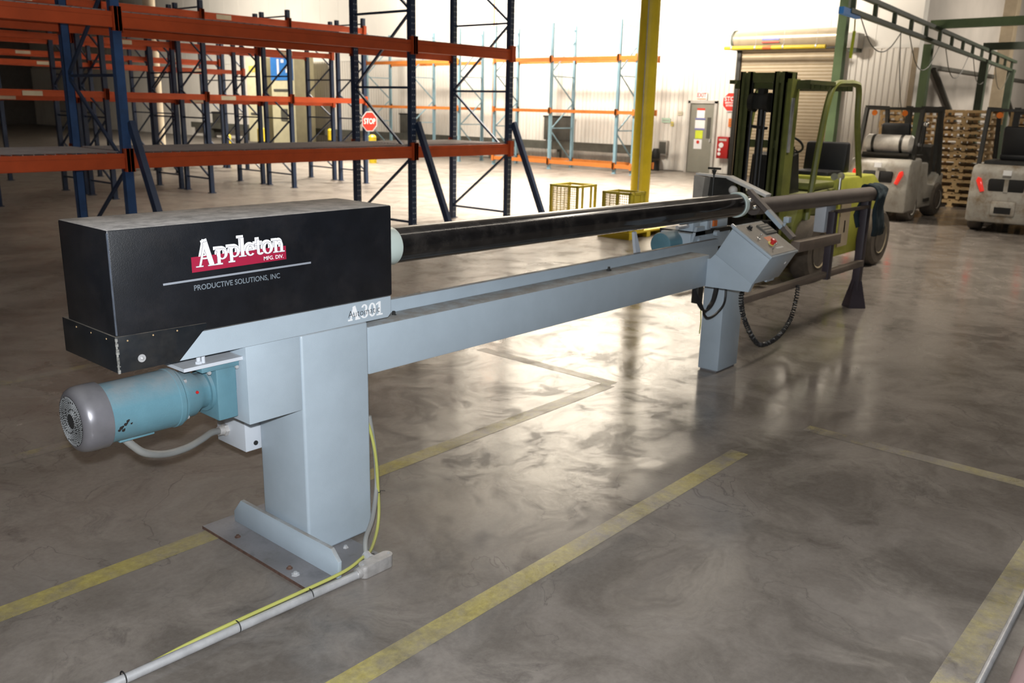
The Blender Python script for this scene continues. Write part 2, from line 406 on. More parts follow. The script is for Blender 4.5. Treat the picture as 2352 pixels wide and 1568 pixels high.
# ------------------------------------------------------------------ structure
def struct(name, mb, m, label=None):
    o = mb.build(name, m); o['kind'] = 'structure'
    if label: o['label'] = label
    return o
XW, YC, RIB = 24.0, 7.5, 3.45
floor = struct('floor', MB().box(-8, 46, -14, 62, -0.2, 0), m_floor, 'worn sealed concrete floor with faded yellow lines')
def stripe(x0, x1, y0, y1, fade=0.0, fade_end=None, label=None):
    nx = max(2, int(max(x1-x0, y1-y0)/0.1)); bm = bmesh.new(); rows = []
    for i in range(nx+1):
        u = i/nx
        if x1-x0 > y1-y0: a, b = (x0+(x1-x0)*u, y0, 0.0012), (x0+(x1-x0)*u, y1, 0.0012)
        else: a, b = (x0, y0+(y1-y0)*u, 0.0012), (x1, y0+(y1-y0)*u, 0.0012)
        rows.append((bm.verts.new(a), bm.verts.new(b)))
    for i in range(nx): bm.faces.new((rows[i][0], rows[i][1], rows[i+1][1], rows[i+1][0]))
    bmesh.ops.recalc_face_normals(bm, faces=bm.faces[:])
    for f in bm.faces:
        if f.normal.z < 0: f.normal_flip()
    me = bpy.data.meshes.new('yellow_stripe'); bm.to_mesh(me); bm.free()
    at = me.attributes.new('fade', 'FLOAT', 'POINT')
    for i in range(nx+1):
        v = fade if fade_end is None else fade+(fade_end-fade)*i/nx
        at.data[2*i].value = v; at.data[2*i+1].value = v
    me.materials.append(m_stripe); o = link('yellow_stripe', me, floor, label); return o
stripe(-2, 4.22, 1.92, 2.02, -0.22, 0.0, 'brightest yellow floor line running beside the machine')
stripe(-2, 4.7, 3.13, 3.235, -0.13, 0.02, 'yellow floor line passing under the machine column')
stripe(4.80, 4.90, 0.0, 1.86, -0.02, 0.06, 'yellow floor line crossing away from the machine')
stripe(-2, 4.7, 0.46, 0.57, 0.0, 0.03, 'dirty yellow floor line beside the thin conduit')
stripe(-2, 3.0, 4.60, 4.70, 0.03, 0.10)
stripe(-2, 3.2, 5.95, 6.05, 0.06, 0.10)
stripe(4.70, 4.79, 3.17, 4.4, 0.0, 0.08)

def ribs(name, y0, y1, x, z0, z1):
    bm = bmesh.new(); prof = []; y = y0; p = 0.15
    while y < y1:
        prof += [(x, y), (x, y+0.07), (x-0.022, y+0.09), (x-0.022, y+0.13)]; y += p
    prof.append((x, y1))
    lo = [bm.verts.new((a, b, z0)) for a, b in prof]; hi = [bm.verts.new((a, b, z1)) for a, b in prof]
    back = [bm.verts.new((x+0.05, y1, z0)), bm.verts.new((x+0.05, y0, z0)), bm.verts.new((x+0.05, y1, z1)), bm.verts.new((x+0.05, y0, z1))]
    for i in range(len(prof)-1): bm.faces.new((lo[i], hi[i], hi[i+1], lo[i+1]))
    bm.faces.new((back[0], back[1], back[3], back[2]))
    bmesh.ops.recalc_face_normals(bm, faces=bm.faces[:])
    me = bpy.data.meshes.new(name); bm.to_mesh(me); bm.free(); me.materials.append(m_siding)
    return me
wb = struct('wall_back', MB().box(XW+0.06, XW+0.4, YC, 62, 0, 13), m_upper, 'white back wall, smooth panels above ribbed metal siding')
link('ribbed_siding', ribs('ribbed_siding', YC+0.06, 61.9, XW, 0.02, RIB), wb)
MB().box(XW-0.03, XW+0.06, YC, 62, RIB, RIB+0.05).build('siding_cap', m_upper, wb)
for yy in [8.6+1.22*k for k in range(40)]:
    MB().box(XW+0.052, XW+0.062, yy, yy+0.02, RIB+0.05, 13).build('panel_joint', m_upper, wb)
MB().box(XW-0.05, XW+0.02, YC-0.02, YC+0.10, 0, RIB).build('corner_trim', m_tan, wb)
wr = struct('wall_right', MB().box(XW+0.4, 46, YC, YC+0.4, 0, 13), m_graywall, 'dim grey wall beyond the white corner')
MB().box(XW+0.4, 46, YC-0.04, YC, 3.0, 3.10).build('wall_rail', m_padgrey, wr)
MB().bar((25.2, YC-0.06, 3.0), (27.9, YC-0.06, 1.6), 0.06, 0.16, (0, 1, 0)).build('diagonal_brace', m_padgrey, wr)
MB().bar((32.4, YC-0.06, 3.0), (35.2, YC-0.06, 1.6), 0.06, 0.16, (0, 1, 0)).build('diagonal_brace', m_padgrey, wr)
MB().box(31.6, 32.1, YC-0.35, YC, 0, 10).build('tan_column', m_tan, wr)
struct('wall_left', MB().box(-8, 46, 62, 62.3, 0, 13), m_darkwall)
struct('wall_far_right', MB().box(46, 46.3, -14, YC, 0, 13), m_graywall)
struct('wall_near', MB().box(-8.3, -8, -14, 62, 0, 13), m_darkwall)
struct('wall_side', MB().box(-8, 46, -14.3, -14, 0, 13), m_darkwall)
struct('ceiling', MB().box(-8, 46, -14, 62, 13, 13.3), m_ceil)
struct('added_low_deck', MB().prism([(-8, 12.4), (12.85, 10.74), (18.55, 10.28), (23.9, 9.85), (23.9, -14), (-8, -14)], 'xy', 7.0, 7.2), m_darkwall)  # unseen slab added to hide lamp reflections and edge the bright floor patch

DU = thing('added_duct_shape', 'unseen dark round-ended duct shape added to darken the floor reflection', 'duct', (18.5, 9.7, 5.72))  # out-of-view shape added so its reflection makes a dark patch on the floor
MB().lathe((0, -3.6, 0), (0, 1, 0), [(0, 0.78), (4.6, 0.78), (4.85, 0.68), (5.0, 0.50), (5.06, 0.24)], 32).build('duct_shape_shell', m_darkwall, DU)
del DU['category']; DU['kind'] = 'structure'
for q in (-1.6, 0.6): MB().cyl((0, q, 0.7), (0, q, 1.27), 0.02, n=8).build('added_hanger_rod', m_darkwall, DU)

# personnel door, on the back wall
dr = bpy.data.objects.new('door_1', None); COL.objects.link(dr); dr['kind'] = 'structure'; dr['label'] = 'grey steel exit door with paper signs and narrow window'
x = XW-0.035
f = MB(); f.box(x-0.06, XW, 13.78, 13.86, 0, 2.09); f.box(x-0.06, XW, 12.90, 12.98, 0, 2.09); f.box(x-0.06, XW, 12.90, 13.86, 2.02, 2.10)
f.build('door_frame', m_frame, dr)
MB().box(x-0.01, x+0.03, 12.985, 13.775, 0.01, 2.015).build('door_leaf', m_doorgrey, dr)
MB().box(x-0.022, x-0.008, 13.08, 13.20, 1.02, 1.62).build('window_pane', m_padgrey, dr)
MB().box(x-0.05, x-0.008, 13.03, 13.08, 0.92, 1.0).build('handle', m_zinc, dr)
def sheet(nm, y0, y1, z0, z1, m, p=dr, xx=None, label=None):
    xx = x-0.012 if xx is None else xx
    return MB().box(xx-0.006, xx, y0, y1, z0, z1).build(nm, m, p, label=label)
sheet('paper_notice', 13.30, 13.56, 1.60, 1.82, m_white); sheet('red_header', 13.30, 13.56, 1.82, 1.88, m_signred)
sheet('paper_notice', 13.27, 13.60, 1.29, 1.56, m_white); sheet('violet_border', 13.27, 13.60, 1.54, 1.59, m_signviolet); sheet('violet_border', 13.27, 13.60, 1.26, 1.30, m_signviolet)
sheet('lime_notice', 13.32, 13.57, 1.00, 1.24, m_signlime)
sheet('paper_notice', 13.33, 13.60, 0.70, 0.98, m_white)
MB().cyl((x-0.02, 13.46, 0.90), (x-0.026, 13.46, 0.90), 0.05).build('red_dot', m_signred, dr)
# rolling door
rd = bpy.data.objects.new('door_2', None); COL.objects.link(rd); rd['kind'] = 'structure'; rd['label'] = 'beige rolling steel door with round hood'
cu = MB()
zz = 0.0
while zz < 3.5:
    cu.prism([(XW-0.12, zz), (XW-0.132, zz+0.02), (XW-0.132, zz+0.07), (XW-0.12, zz+0.09)], 'xz', 9.42, 12.22); zz += 0.09
o = cu.build('door_curtain', m_beige, rd); o['kind'] = 'stuff'
g_ = MB(); g_.box(XW-0.20, XW-0.03, 12.22, 12.34, 0, 3.55); g_.box(XW-0.20, XW-0.03, 9.30, 9.42, 0, 3.55)
g_.build('guide_rail', m_dark, rd)
MB().lathe((XW-0.30, 9.28, 3.74), (0, 1, 0), [(0, 0.24), (3.06, 0.24)], 28).build('hood', m_hood, rd)
MB().lathe((XW-0.30, 12.33, 3.74), (0, 1, 0), [(0, 0.265), (0.06, 0.265)], 28).build('end_bracket', m_craned, rd)
MB().box(XW-0.36, XW-0.05, 9.2, 12.45, 3.47, 3.52).build('bottom_lip', m_dark, rd)
MB().box(XW-0.45, XW-0.02, 8.86, 9.16, 3.45, 3.82, 0.02).build('door_operator', m_lampg, rd)
MB().box(XW-0.40, XW-0.02, 8.90, 9.12, 3.36, 3.45).build('operator_base', m_craned, rd)
for z, hh, m in ((3.70, 0.05, m_signviolet), (3.63, 0.025, m_signred)):
    MB().box(XW-0.555, XW-0.545, 10.95, 11.45, z, z+hh).build('maker_label', m, rd)

# ------------------------------------------------------------------ core cutting machine
MX = thing('core_cutting_machine', 'long grey core cutting machine with black drive cover and black tube on two legs', 'machine', (2.07, 2.86, 0))
cover = MB().prism([(1.21, 1.02), (1.21, 1.405), (2.368, 1.405), (2.368, 1.033), (1.50, 1.033)], 'xz', 2.702, 3.055, 0.007).build('drive_cover', m_black, MX)
MB().box(1.2085, 1.2135, 2.6995, 2.7035, 1.07, 1.395).build('cover_edge', m_seam, cover)
sk = MB().prism([(1.204, 0.945), (1.204, 1.066), (1.522, 1.060), (1.522, 1.045), (1.503, 1.031), (1.413, 0.945)], 'xz', 2.6965, 3.09, 0.002).build('cover_skirt', m_skirt, MX)
ed = MB()
random.seed(3)
zz = 0.945
while zz < 1.06:
    h = random.uniform(0.004, 0.012); wv = random.uniform(0.002, 0.007)
    ed.box(1.203, 1.203+wv+0.003, 2.6955, 2.6955+wv, zz, zz+h*0.93); zz += h
ed.build('chipped_edge', m_bare, sk, label='edge with paint chipped to bare metal', kind='stuff')
MB().lathe((1.284, 2.697, 0.982), (0, -1, 0), [(0, 0.014), (0.002, 0.013), (0.002, 0.006), (0.006, 0.005), (0.008, 0.001)], 14).build('screw_head', m_zinc, sk)
rv = MB()
for px, pz in ((1.242, 1.049), (1.328, 1.052), (1.412, 1.052)): rv.cyl((px, 2.697, pz), (px, 2.695, pz), 0.0028, n=8)
for py in (2.76, 2.87, 2.98): rv.cyl((1.204, py, 1.05), (1.2025, py, 1.05), 0.0028, n=8)
rv.build('rivet', m_wood2, sk, kind='stuff')
MB().prism([(1.413, 0.945), (1.500, 1.032), (2.356, 1.032), (2.356, 0.960), (2.340, 0.945)], 'xz', 2.700, 3.05).build('head_base', m_paint, MX)
# lettering and logo, flat decals on the cover's side
YD = 2.7015
def dec(nm, pts, m, k=0, label=None, par=cover):
    bm = bmesh.new(); vs = [bm.verts.new((a, YD-0.0004*k, b)) for a, b in pts]; fc = bm.faces.new(vs)
    bm.normal_update()
    if fc.normal.y > 0: fc.normal_flip()
    me = bpy.data.meshes.new(nm); bm.to_mesh(me); bm.free(); me.materials.append(m); return link(nm, me, par, label)
dec('red_band', [(1.484, 1.2385), (1.857, 1.2425), (1.857, 1.292), (1.484, 1.2905)], m_red)
dec('grey_bar', [(1.379, 1.2085), (1.966, 1.2135), (1.966, 1.2205), (1.379, 1.2155)], m_greydecal)
text_mesh('PRODUCTIVE SOLUTIONS, INC', 'lettering', m_greytext, cover, 1.487, 1.827, 1.173, 1.195, YD, 0.012, label='grey PRODUCTIVE SOLUTIONS, INC lettering')
# slab-serif glyphs built from strokes
def glyphs(string, m, name, par, y, e=0.0, dx=0.0, dz=0.0, lay=None, label=None):
    bm = bmesh.new()
    cnt = [0]
    def poly(pts):
        c = [(p[0]+dx, p[1]+dz) for p in pts]
        ar = sum(c[i][0]*c[(i+1) % len(c)][1]-c[(i+1) % len(c)][0]*c[i][1] for i in range(len(c)))
        if ar < 0: c = c[::-1]
        bm.faces.new([bm.verts.new((a, y-0.000025*cnt[0], b)) for a, b in c])
    def rect(x0, x1, z0, z1):
        cnt[0] = (cnt[0]+1) % 14; poly([(x0-e, z0-e), (x1+e, z0-e), (x1+e, z1+e), (x0-e, z1+e)])
    def stroke(x0, z0, x1, z1, wd):
        cnt[0] = (cnt[0]+1) % 14
        wd += 2*e; L = math.hypot(x1-x0, z1-z0); ux, uz = (x1-x0)/L, (z1-z0)/L
        x0 -= ux*e; z0 -= uz*e; x1 += ux*e; z1 += uz*e; nx, nz = -uz*wd/2, ux*wd/2
        poly([(x0+nx, z0+nz), (x1+nx, z1+nz), (x1-nx, z1-nz), (x0-nx, z0-nz)])
    def arc(cx, cz, ro, so, ri, si, a0=0, a1=360, n=28):
        cnt[0] = (cnt[0]+1) % 14
        ro += e; so += e; ri = max(0.0004, ri-e); si = max(0.0004, si-e)
        for k in range(n):
            t0 = R(a0+(a1-a0)*k/n); t1 = R(a0+(a1-a0)*(k+1)/n)
            poly([(cx+ro*math.cos(t0), cz+so*math.sin(t0)), (cx+ro*math.cos(t1), cz+so*math.sin(t1)), (cx+ri*math.cos(t1), cz+si*math.sin(t1)), (cx+ri*math.cos(t0), cz+si*math.sin(t0))])
    for ch, x0, x1, z0, z1 in lay:
        W, H = x1-x0, z1-z0
        X = lambda u: x0+W*u
        Z = lambda v: z0+H*v
        sv = 0.028*H/1 if H > 0.06 else 0.09*H
        sv = max(sv, 0.0035)
        if ch == 'A':
            stroke(X(0.50), Z(0.99), X(0.20), Z(0.02), 0.10*W); stroke(X(0.50), Z(0.985), X(0.80), Z(0.02), 0.24*W)
            rect(X(0.30), X(0.68), Z(0.30), Z(0.36)); rect(X(0.0), X(0.36), z0, z0+sv); rect(X(0.60), X(1.0), z0, z0+sv)
        elif ch == 'p':
            bl = Z(0.31)
            rect(X(0.14), X(0.40), z0, z1); rect(X(0), X(0.20), z1-sv*1.1, z1); rect(X(0), X(0.56), z0, z0+sv)
            arc(X(0.55), (bl+z1)/2, 0.45*W, (z1-bl)/2, 0.20*W, (z1-bl)/2-0.0045)
        elif ch == 'l':
            rect(X(0.28), X(0.74), z0, z1); rect(X(0), X(0.4), z1-sv, z1); rect(X(0), X(1), z0, z0+sv)
        elif ch == 'e':
            arc(X(0.5), Z(0.5), 0.5*W, 0.5*H, 0.22*W, 0.5*H-0.0045, 0, 318); rect(X(0.2), X(0.92), Z(0.47), Z(0.57))
        elif ch == 't':
            rect(X(0.28), X(0.62), Z(0.1), z1); rect(X(0), X(1), Z(0.66), Z(0.75)); arc(X(0.70), Z(0.16), 0.42*W, 0.17*H, 0.08*W, 0.04*H, 180, 350, 12)
        elif ch in 'o0':
            arc(X(0.5), Z(0.5), 0.5*W, 0.5*H, 0.21*W, 0.5*H-0.0045)
        elif ch == 'n':
            rect(X(0.12), X(0.36), z0, z1); rect(X(0), X(0.2), z1-sv, z1); rect(X(0.62), X(0.86), z0, Z(0.62))
            rect(X(0), X(0.48), z0, z0+sv); rect(X(0.52), X(1), z0, z0+sv); arc(X(0.56), Z(0.60), 0.30*W, 0.40*H, 0.09*W, 0.24*H, 0, 170, 14)
        elif ch == '3':
            arc(X(0.45), Z(0.74), 0.42*W, 0.26*H, 0.16*W, 0.19*H, -80, 165, 18); arc(X(0.45), Z(0.28), 0.52*W, 0.28*H, 0.22*W, 0.21*H, -165, 85, 20)
        elif ch == '1':
            rect(X(0.36), X(0.70), z0, z1); rect(X(0.05), X(1), z0, z0+sv); stroke(X(0.40), Z(0.95), X(0.0), Z(0.82), 0.16*W)
    me = bpy.data.meshes.new(name); bm.normal_update()
    bm.to_mesh(me); bm.free(); me.materials.append(m); return link(name, me, par, label)
APP = [('A', 1.499, 1.573, 1.2545, 1.338), ('p', 1.573, 1.619, 1.2545, 1.3085), ('p', 1.621, 1.667, 1.257, 1.311), ('l', 1.663, 1.692, 1.272, 1.338),
       ('e', 1.690, 1.729, 1.2715, 1.3115), ('t', 1.727, 1.759, 1.2715, 1.325), ('o', 1.758, 1.802, 1.271, 1.313), ('n', 1.802, 1.851, 1.272, 1.315)]
glyphs('', m_white, 'logo_shadow', cover, YD-0.0006, 0.0030, -0.0040, 0.0062, [q for q in APP], 'white outline behind the logo lettering')
dec('red_band_face', [(1.484, 1.2385), (1.857, 1.2425), (1.857, 1.2915), (1.484, 1.290)], m_red, 2.6)
glyphs('', m_outline, 'logo_outline', cover, YD-0.0014, 0.0011, 0, 0, APP)
glyphs('', m_white, 'logo_lettering', cover, YD-0.0019, -0.0003, 0, 0, APP, 'white slab serif lettering Appleton')
text_mesh('MFG. DIV.', 'lettering', m_white, cover, 1.762, 1.845, 1.2485, 1.2625, YD-0.0016, 0.012, label='small white MFG. DIV. lettering')
hb_ = [o for o in MX.children if o.name.startswith('head_base')][0]
A301 = [('A', 2.132, 2.192, 0.962, 1.018), ('3', 2.199, 2.235, 0.962, 1.018), ('0', 2.237, 2.275, 0.962, 1.018), ('1', 2.277, 2.310, 0.962, 1.018)]
glyphs('', m_white, 'number_lettering', hb_, 2.6990, 0.0008, 0, 0, A301, 'white A301 lettering')
text_mesh('Automatic', 'lettering', m_blackdecal, hb_, 2.132, 2.295, 0.975, 1.002, 2.6980, -0.012, label='thin black Automatic lettering')
# column, base
col = MB().box(1.905, 2.235, 2.701, 3.015, 0.012, 0.9445, 0.012, 3).build('column', m_paint, MX)
bp = MB().box(1.752, 2.12, 2.515, 3.26, 0, 0.012).build('base_plate', m_plate, MX)
MB().box(1.7505, 1.7525, 2.515, 3.26, 0.0, 0.0125).build('rusty_edge', m_rust, bp)
for px, py in ((1.801, 3.062), (1.797, 2.686)):
    MB().lathe((px, py, 0.012), (0, 0, 1), [(0, 0.013), (0.003, 0.013), (0.003, 0.008), (0.010, 0.007)], 8).build('anchor_bolt', m_rust, bp)
MB().lathe((1.785, 2.630, 0.012), (0, 0, 1), [(0, 0.018), (0.004, 0.017), (0.004, 0.009), (0.012, 0.008)], 6).build('anchor_bolt', m_zinc, bp)
MB().lathe((2.056, 2.66, 0.012), (0, 0, 1), [(0, 0.013), (0.004, 0.012), (0.010, 0.007)], 6).build('anchor_bolt', m_zinc, bp)
MB().prism([(2.480, 0.012), (2.475, 0.085), (2.520, 0.129), (3.147, 0.127), (3.205, 0.060), (3.205, 0.012)], 'yz', 1.875, 1.893, 0.002).build('gusset_plate', m_paint, MX)
MB().box(1.67, 1.9045, 2.705, 2.955, 0.645, 0.943, 0.003).build('belt_guard_box', m_paint, MX)
jb = MB().box(1.838, 1.99, 3.018, 3.232, 0.398, 0.60, 0.003).build('junction_box', m_lightbox, MX)
MB().cyl((1.885, 3.018, 0.428), (1.885, 3.0145, 0.428), 0.010, n=14).build('plug', m_rubber, jb)
gl = MB(); gl.cyl((1.838, 3.158, 0.463), (1.822, 3.158, 0.463), 0.026, n=6); gl.cyl((1.822, 3.158, 0.463), (1.800, 3.158, 0.465), 0.020, n=14); gl.build('cable_gland', m_cast, jb)
# gear motor: axis along X
ma = (2.84, 0.775)
mo = MB().lathe((1.185, ma[0], ma[1]), (1, 0, 0), [(0, 0.102), (0.243, 0.104), (0.246, 0.107), (0.262, 0.107), (0.266, 0.103)], 40).build('gear_motor', m_teal, MX, label='teal electric motor with dark fan end')
MB().lathe((1.098, ma[0], ma[1]), (1, 0, 0), [(0, 0.086), (0.002, 0.094), (0.010, 0.104), (0.022, 0.110), (0.040, 0.1125), (0.092, 0.1125), (0.092, 0.104)], 40).build('fan_cap', m_fancap, mo)
MB().cyl((1.0975, ma[0], ma[1]), (1.0985, ma[0], ma[1]), 0.085, n=36).build('grille_recess', m_hole, mo)
gr = MB()
for r_, n_ in ((0.028, 20), (0.034, 26), (0.040, 30), (0.046, 36), (0.052, 40), (0.058, 46), (0.064, 50), (0.070, 56), (0.076, 60), (0.081, 64)):
    for k in range(n_):
        a = 2*PI*k/n_+r_*40
        if (k*6 % n_) < 4 and n_ > 20: continue
        c = (ma[0]+r_*math.cos(a), ma[1]+r_*math.sin(a))
        gr.bar((1.0965, c[0]-0.0022*math.sin(a)-0.0014*math.cos(a), c[1]+0.0022*math.cos(a)-0.0014*math.sin(a)), (1.0965, c[0]+0.0022*math.sin(a)+0.0014*math.cos(a), c[1]-0.0022*math.cos(a)+0.0014*math.sin(a)), 0.002, 0.0022, (1, 0, 0))
gr.build('fan_grille', m_grille, mo, kind='stuff')
ch = MB()
for u, v, a, b in ((0, 0, 0.013, 0.010), (0.008, 0.012, 0.008, 0.012), (0.014, -0.010, 0.012, 0.008), (0.022, -0.02, 0.009, 0.008), (0.034, -0.008, 0.006, 0.005), (-0.006, 0.008, 0.006, 0.012)):
    ang = R(196)+v/0.104
    for q in (0,):
        cy, cz = ma[0]+0.1025*math.cos(ang), ma[1]+0.1025*math.sin(ang)
        ch.lathe((1.215+u, cy, cz), (0, math.cos(ang), math.sin(ang)), [(0, (a+b)*0.30), (0.0016, (a+b)*0.27)], 7)
        ch.lathe((1.215+u+a*0.45, cy, cz+b*0.35), (0, math.cos(ang), math.sin(ang)), [(0, (a+b)*0.20), (0.0014, (a+b)*0.17)], 5)
ch.build('paint_chip', m_chipblk, mo, label='black patch of chipped paint')
be = MB().lathe((1.451, ma[0], ma[1]), (1, 0, 0), [(0, 0.098), (0.012, 0.098), (0.016, 0.086), (0.06, 0.084), (0.085, 0.066), (0.112, 0.064), (0.112, 0.078), (0.124, 0.078)], 32).build('bell_housing', m_teal, MX)
for a in (40, 130, 230, 320):
    p = (ma[0]+0.086*math.cos(R(a)), ma[1]+0.086*math.sin(R(a)))
    MB().lathe((1.462, p[0], p[1]), (1, 0, 0), [(0, 0.008), (0.014, 0.008)], 6).build('bolt', m_zinc, be)
MB().lathe((1.50, 2.757, 0.80), (0, -1, 0.2), [(0, 0.006), (0.004, 0.005)], 10).build('plug', m_cab, be)
gb = MB(); gb.box(1.575, 1.655, 2.752, 2.925, 0.672, 0.870, 0.006); gb.box(1.645, 1.6695, 2.775, 2.90, 0.765, 0.868, 0.005); gb.box(1.515, 1.664, 2.742, 2.94, 0.868, 0.892, 0.004)
gbo = gb.build('gearbox', m_teal, MX)
mp_ = MB(); mp_.box(1.44, 1.669, 2.725, 2.965, 0.8925, 0.905); mp_.build('motor_mount_plate', m_lightbox, MX)
mb2 = MB(); mb2.cyl((1.51, 2.75, 0.905), (1.51, 2.75, 0.945), 0.008, n=10); mb2.cyl((1.528, 2.75, 0.905), (1.528, 2.75, 0.945), 0.007, n=10); mb2.cyl((1.51, 2.75, 0.905), (1.51, 2.75, 0.914), 0.012, n=6)
mb2.build('mount_stud', m_lightbox, MX)
for px, pz in ((1.545, 0.864), (1.655, 0.864)): MB().lathe((px, 2.748, pz), (0, -1, 0), [(0, 0.008), (0.006, 0.007)], 6).build('bolt', m_zinc, gbo)
MB().tube([(1.262, 2.85, 0.675), (1.30, 2.86, 0.628), (1.353, 2.88, 0.578), (1.45, 2.93, 0.532), (1.56, 2.985, 0.507), (1.66, 3.05, 0.495), (1.74, 3.11, 0.487), (1.80, 3.155, 0.466)], 0.014, 12).build('motor_cable', m_greycable, MX)
MB().box(1.235, 1.36, 2.81, 2.87, 0.668, 0.684, 0.003).build('terminal_plate', m_teal, mo)
# beam and rail
bm_ = MB().bar((2.236, 2.778, 0.8165), (5.08, 2.778, 0.8035), 0.146, 0.205, bev=0.009).build('beam', m_paint, MX)
MB().bar((2.236, 2.868, 0.855), (5.46, 2.868, 0.838), 0.034, 0.236, bev=0.003).build('back_rail', m_paint, MX)
for px in (2.46, 4.08):
    MB().lathe((px, 2.80, 0.914), (0, 0, 1), [(0, 0.016), (0.004, 0.014), (0.004, 0.008), (0.020, 0.007)], 8).build('stud', m_rubber, bm_)
leg = MB().box(5.48, 5.775, 2.785, 2.945, 0.01, 0.74, 0.008).build('leg', m_paint, MX)
MB().box(5.49, 5.76, 2.80, 2.93, 0, 0.012).build('foot_plate', m_plate, leg)
# tube with its two nylon rings
tb = MB().lathe((2.372, 2.87, 1.208), (5.72-2.372, 0, -0.040), [(0, 0.079), (3.348, 0.079)], 48).build('mandrel_tube', m_tube, MX, label='long glossy black tube')
MB().lathe((2.369, 2.87, 1.208), (1, 0, -0.012), [(0, 0.083), (0.136, 0.083), (0.143, 0.079)], 48).build('nylon_ring', m_nylon, tb)
MB().lathe((5.700, 2.87, 1.1685), (1, 0, -0.012), [(0, 0.084), (0.003, 0.088), (0.045, 0.088), (0.048, 0.083)], 40).build('nylon_ring', m_nylon, tb)
MB().lathe((5.748, 2.87, 1.168), (1, 0, -0.012), [(0, 0.055), (0.22, 0.050)], 24).build('tube_journal', m_dusttube, tb)
for q in ((5.765, 2.80, 1.20), (5.765, 2.76, 1.155)): MB().lathe(q, (-0.5, -1, 0.2), [(0, 0.014), (0.022, 0.014), (0.026, 0.008)], 8).build('bolt', m_chrome, MX)
arm = MB().bar((5.70, 2.775, 1.275), (5.70, 2.425, 0.985), 0.03, 0.055, (1, 0, 0)).build('chute_arm', m_dusttube, MX)
cl_ = MB(); cl_.bar((5.685, 2.62, 1.15), (5.685, 2.50, 1.05), 0.028, 0.05, (1, 0, 0)); cl_.cyl((5.69, 2.505, 1.04), (5.69, 2.475, 1.12), 0.010, n=10); cl_.box(5.665, 5.715, 2.455, 2.495, 1.085, 1.125, 0.006)
cl_.build('clamp', m_paint, MX)
# control console on its bracket
br = MB().prism([(2.726, 0.879), (2.686, 0.884), (2.654, 0.918), (2.383, 0.763), (2.405, 0.708), (2.724, 0.700)], 'yz', 5.052, 5.085).build('console_bracket', m_paint, MX)
TL, TR_, BR_, BL_ = Vector((0, 2.538, 1.111)), Vector((0, 2.270, 0.949)), Vector((0, 2.381, 0.761)), Vector((0, 2.654, 0.918))
sdir = (TR_-TL).normalized(); nrm = Vector((0, sdir.z, -sdir.y)); nrm = nrm if nrm.z > 0 else -nrm
cw = (TR_-TL).length
def yz(v): return (v.y, v.z)
con = MB().prism([yz(TL-nrm*0.022), yz(TR_-nrm*0.022), yz(BR_), yz(BL_)], 'yz', 5.05, 5.43, 0.004).build('console_box', m_paint, MX)
lid = MB().prism([yz(TL-sdir*0.004), yz(TR_+sdir*0.004), yz(TR_+sdir*0.004-nrm*0.020), yz(TL-sdir*0.004-nrm*0.020)], 'yz', 5.045, 5.435, 0.003).build('console_lid', m_paint, con)
def pan(u, v, h=0.0): # u along X 0..1, v down the slope 0..1, h above the lid
    return Vector((5.05+0.38*u, 0, 0))+TL+sdir*(cw*v)+nrm*h
def pbox(u0, u1, v0, v1, h0, h1, nm, m, label=None):
    b = MB(); c0 = pan((u0+u1)/2, v0, (h0+h1)/2); c1 = pan((u0+u1)/2, v1, (h0+h1)/2)
    b.bar(c0, c1, 0.38*(u1-u0), h1-h0, nrm); return b.build(nm, m, con, label=label)
pbox(0.03, 0.97, 0.03, 0.97, 0.0, 0.003, 'panel_plate', m_panelgrey)
pbox(0.60, 0.97, 0.13, 0.42, 0.003, 0.014, 'display', m_padgrey)
for k in range(3): pbox(0.63, 0.94, 0.17+0.08*k, 0.20+0.08*k, 0.014, 0.016, 'display_line', m_panelgrey)
pbox(0.42, 0.66, 0.47, 0.61, 0.003, 0.0045, 'orange_label', m_orangelab)
pbox(0.40, 0.66, 0.80, 0.84, 0.003, 0.0045, 'white_label', m_frame)
def knob(u, v, prof, nm, m, n=16): return MB().lathe(pan(u, v, 0.003), nrm, prof, n).build(nm, m, con)
knob(0.31, 0.165, [(0, 0.020), (0.006, 0.020), (0.006, 0.013), (0.022, 0.013)], 'selector_knob', m_rubber)
knob(0.235, 0.47, [(0, 0.014), (0.005, 0.014), (0.006, 0.005), (0.030, 0.004), (0.032, 0.008), (0.036, 0.007)], 'toggle_switch', m_chrome)
knob(0.41, 0.69, [(0, 0.026), (0.004, 0.026)], 'yellow_ring', m_yelring, 24)
knob(0.41, 0.69, [(0.004, 0.013), (0.024, 0.013), (0.024, 0.022), (0.034, 0.021), (0.038, 0.012)], 'emergency_stop', m_redbtn, 20)
knob(0.30, 0.80, [(0, 0.009), (0.003, 0.005), (0.038, 0.0045), (0.040, 0.007), (0.044, 0.006)], 'toggle_switch', m_chrome)
MB().lathe(Vector((5.36, 0, 0))+TR_+(BR_-TR_)*0.42-Vector((0, 0, 0)), (BR_-TR_).cross(Vector((1, 0, 0))), [(0.0, 0.011), (0.004, 0.010)], 12).build('latch', m_frame, con)
MB().lathe(Vector((5.06, 0, 0))+TL+sdir*0.01-nrm*0.01, -sdir, [(0, 0.012), (0.03, 0.012), (0.034, 0.006)], 12).build('knob', m_zinc, con)
MB().prism([(2.45, 0.795), (2.40, 0.765), (2.415, 0.735), (2.47, 0.75)], 'yz', 5.32, 5.425).build('cable_cover', m_paint, con)
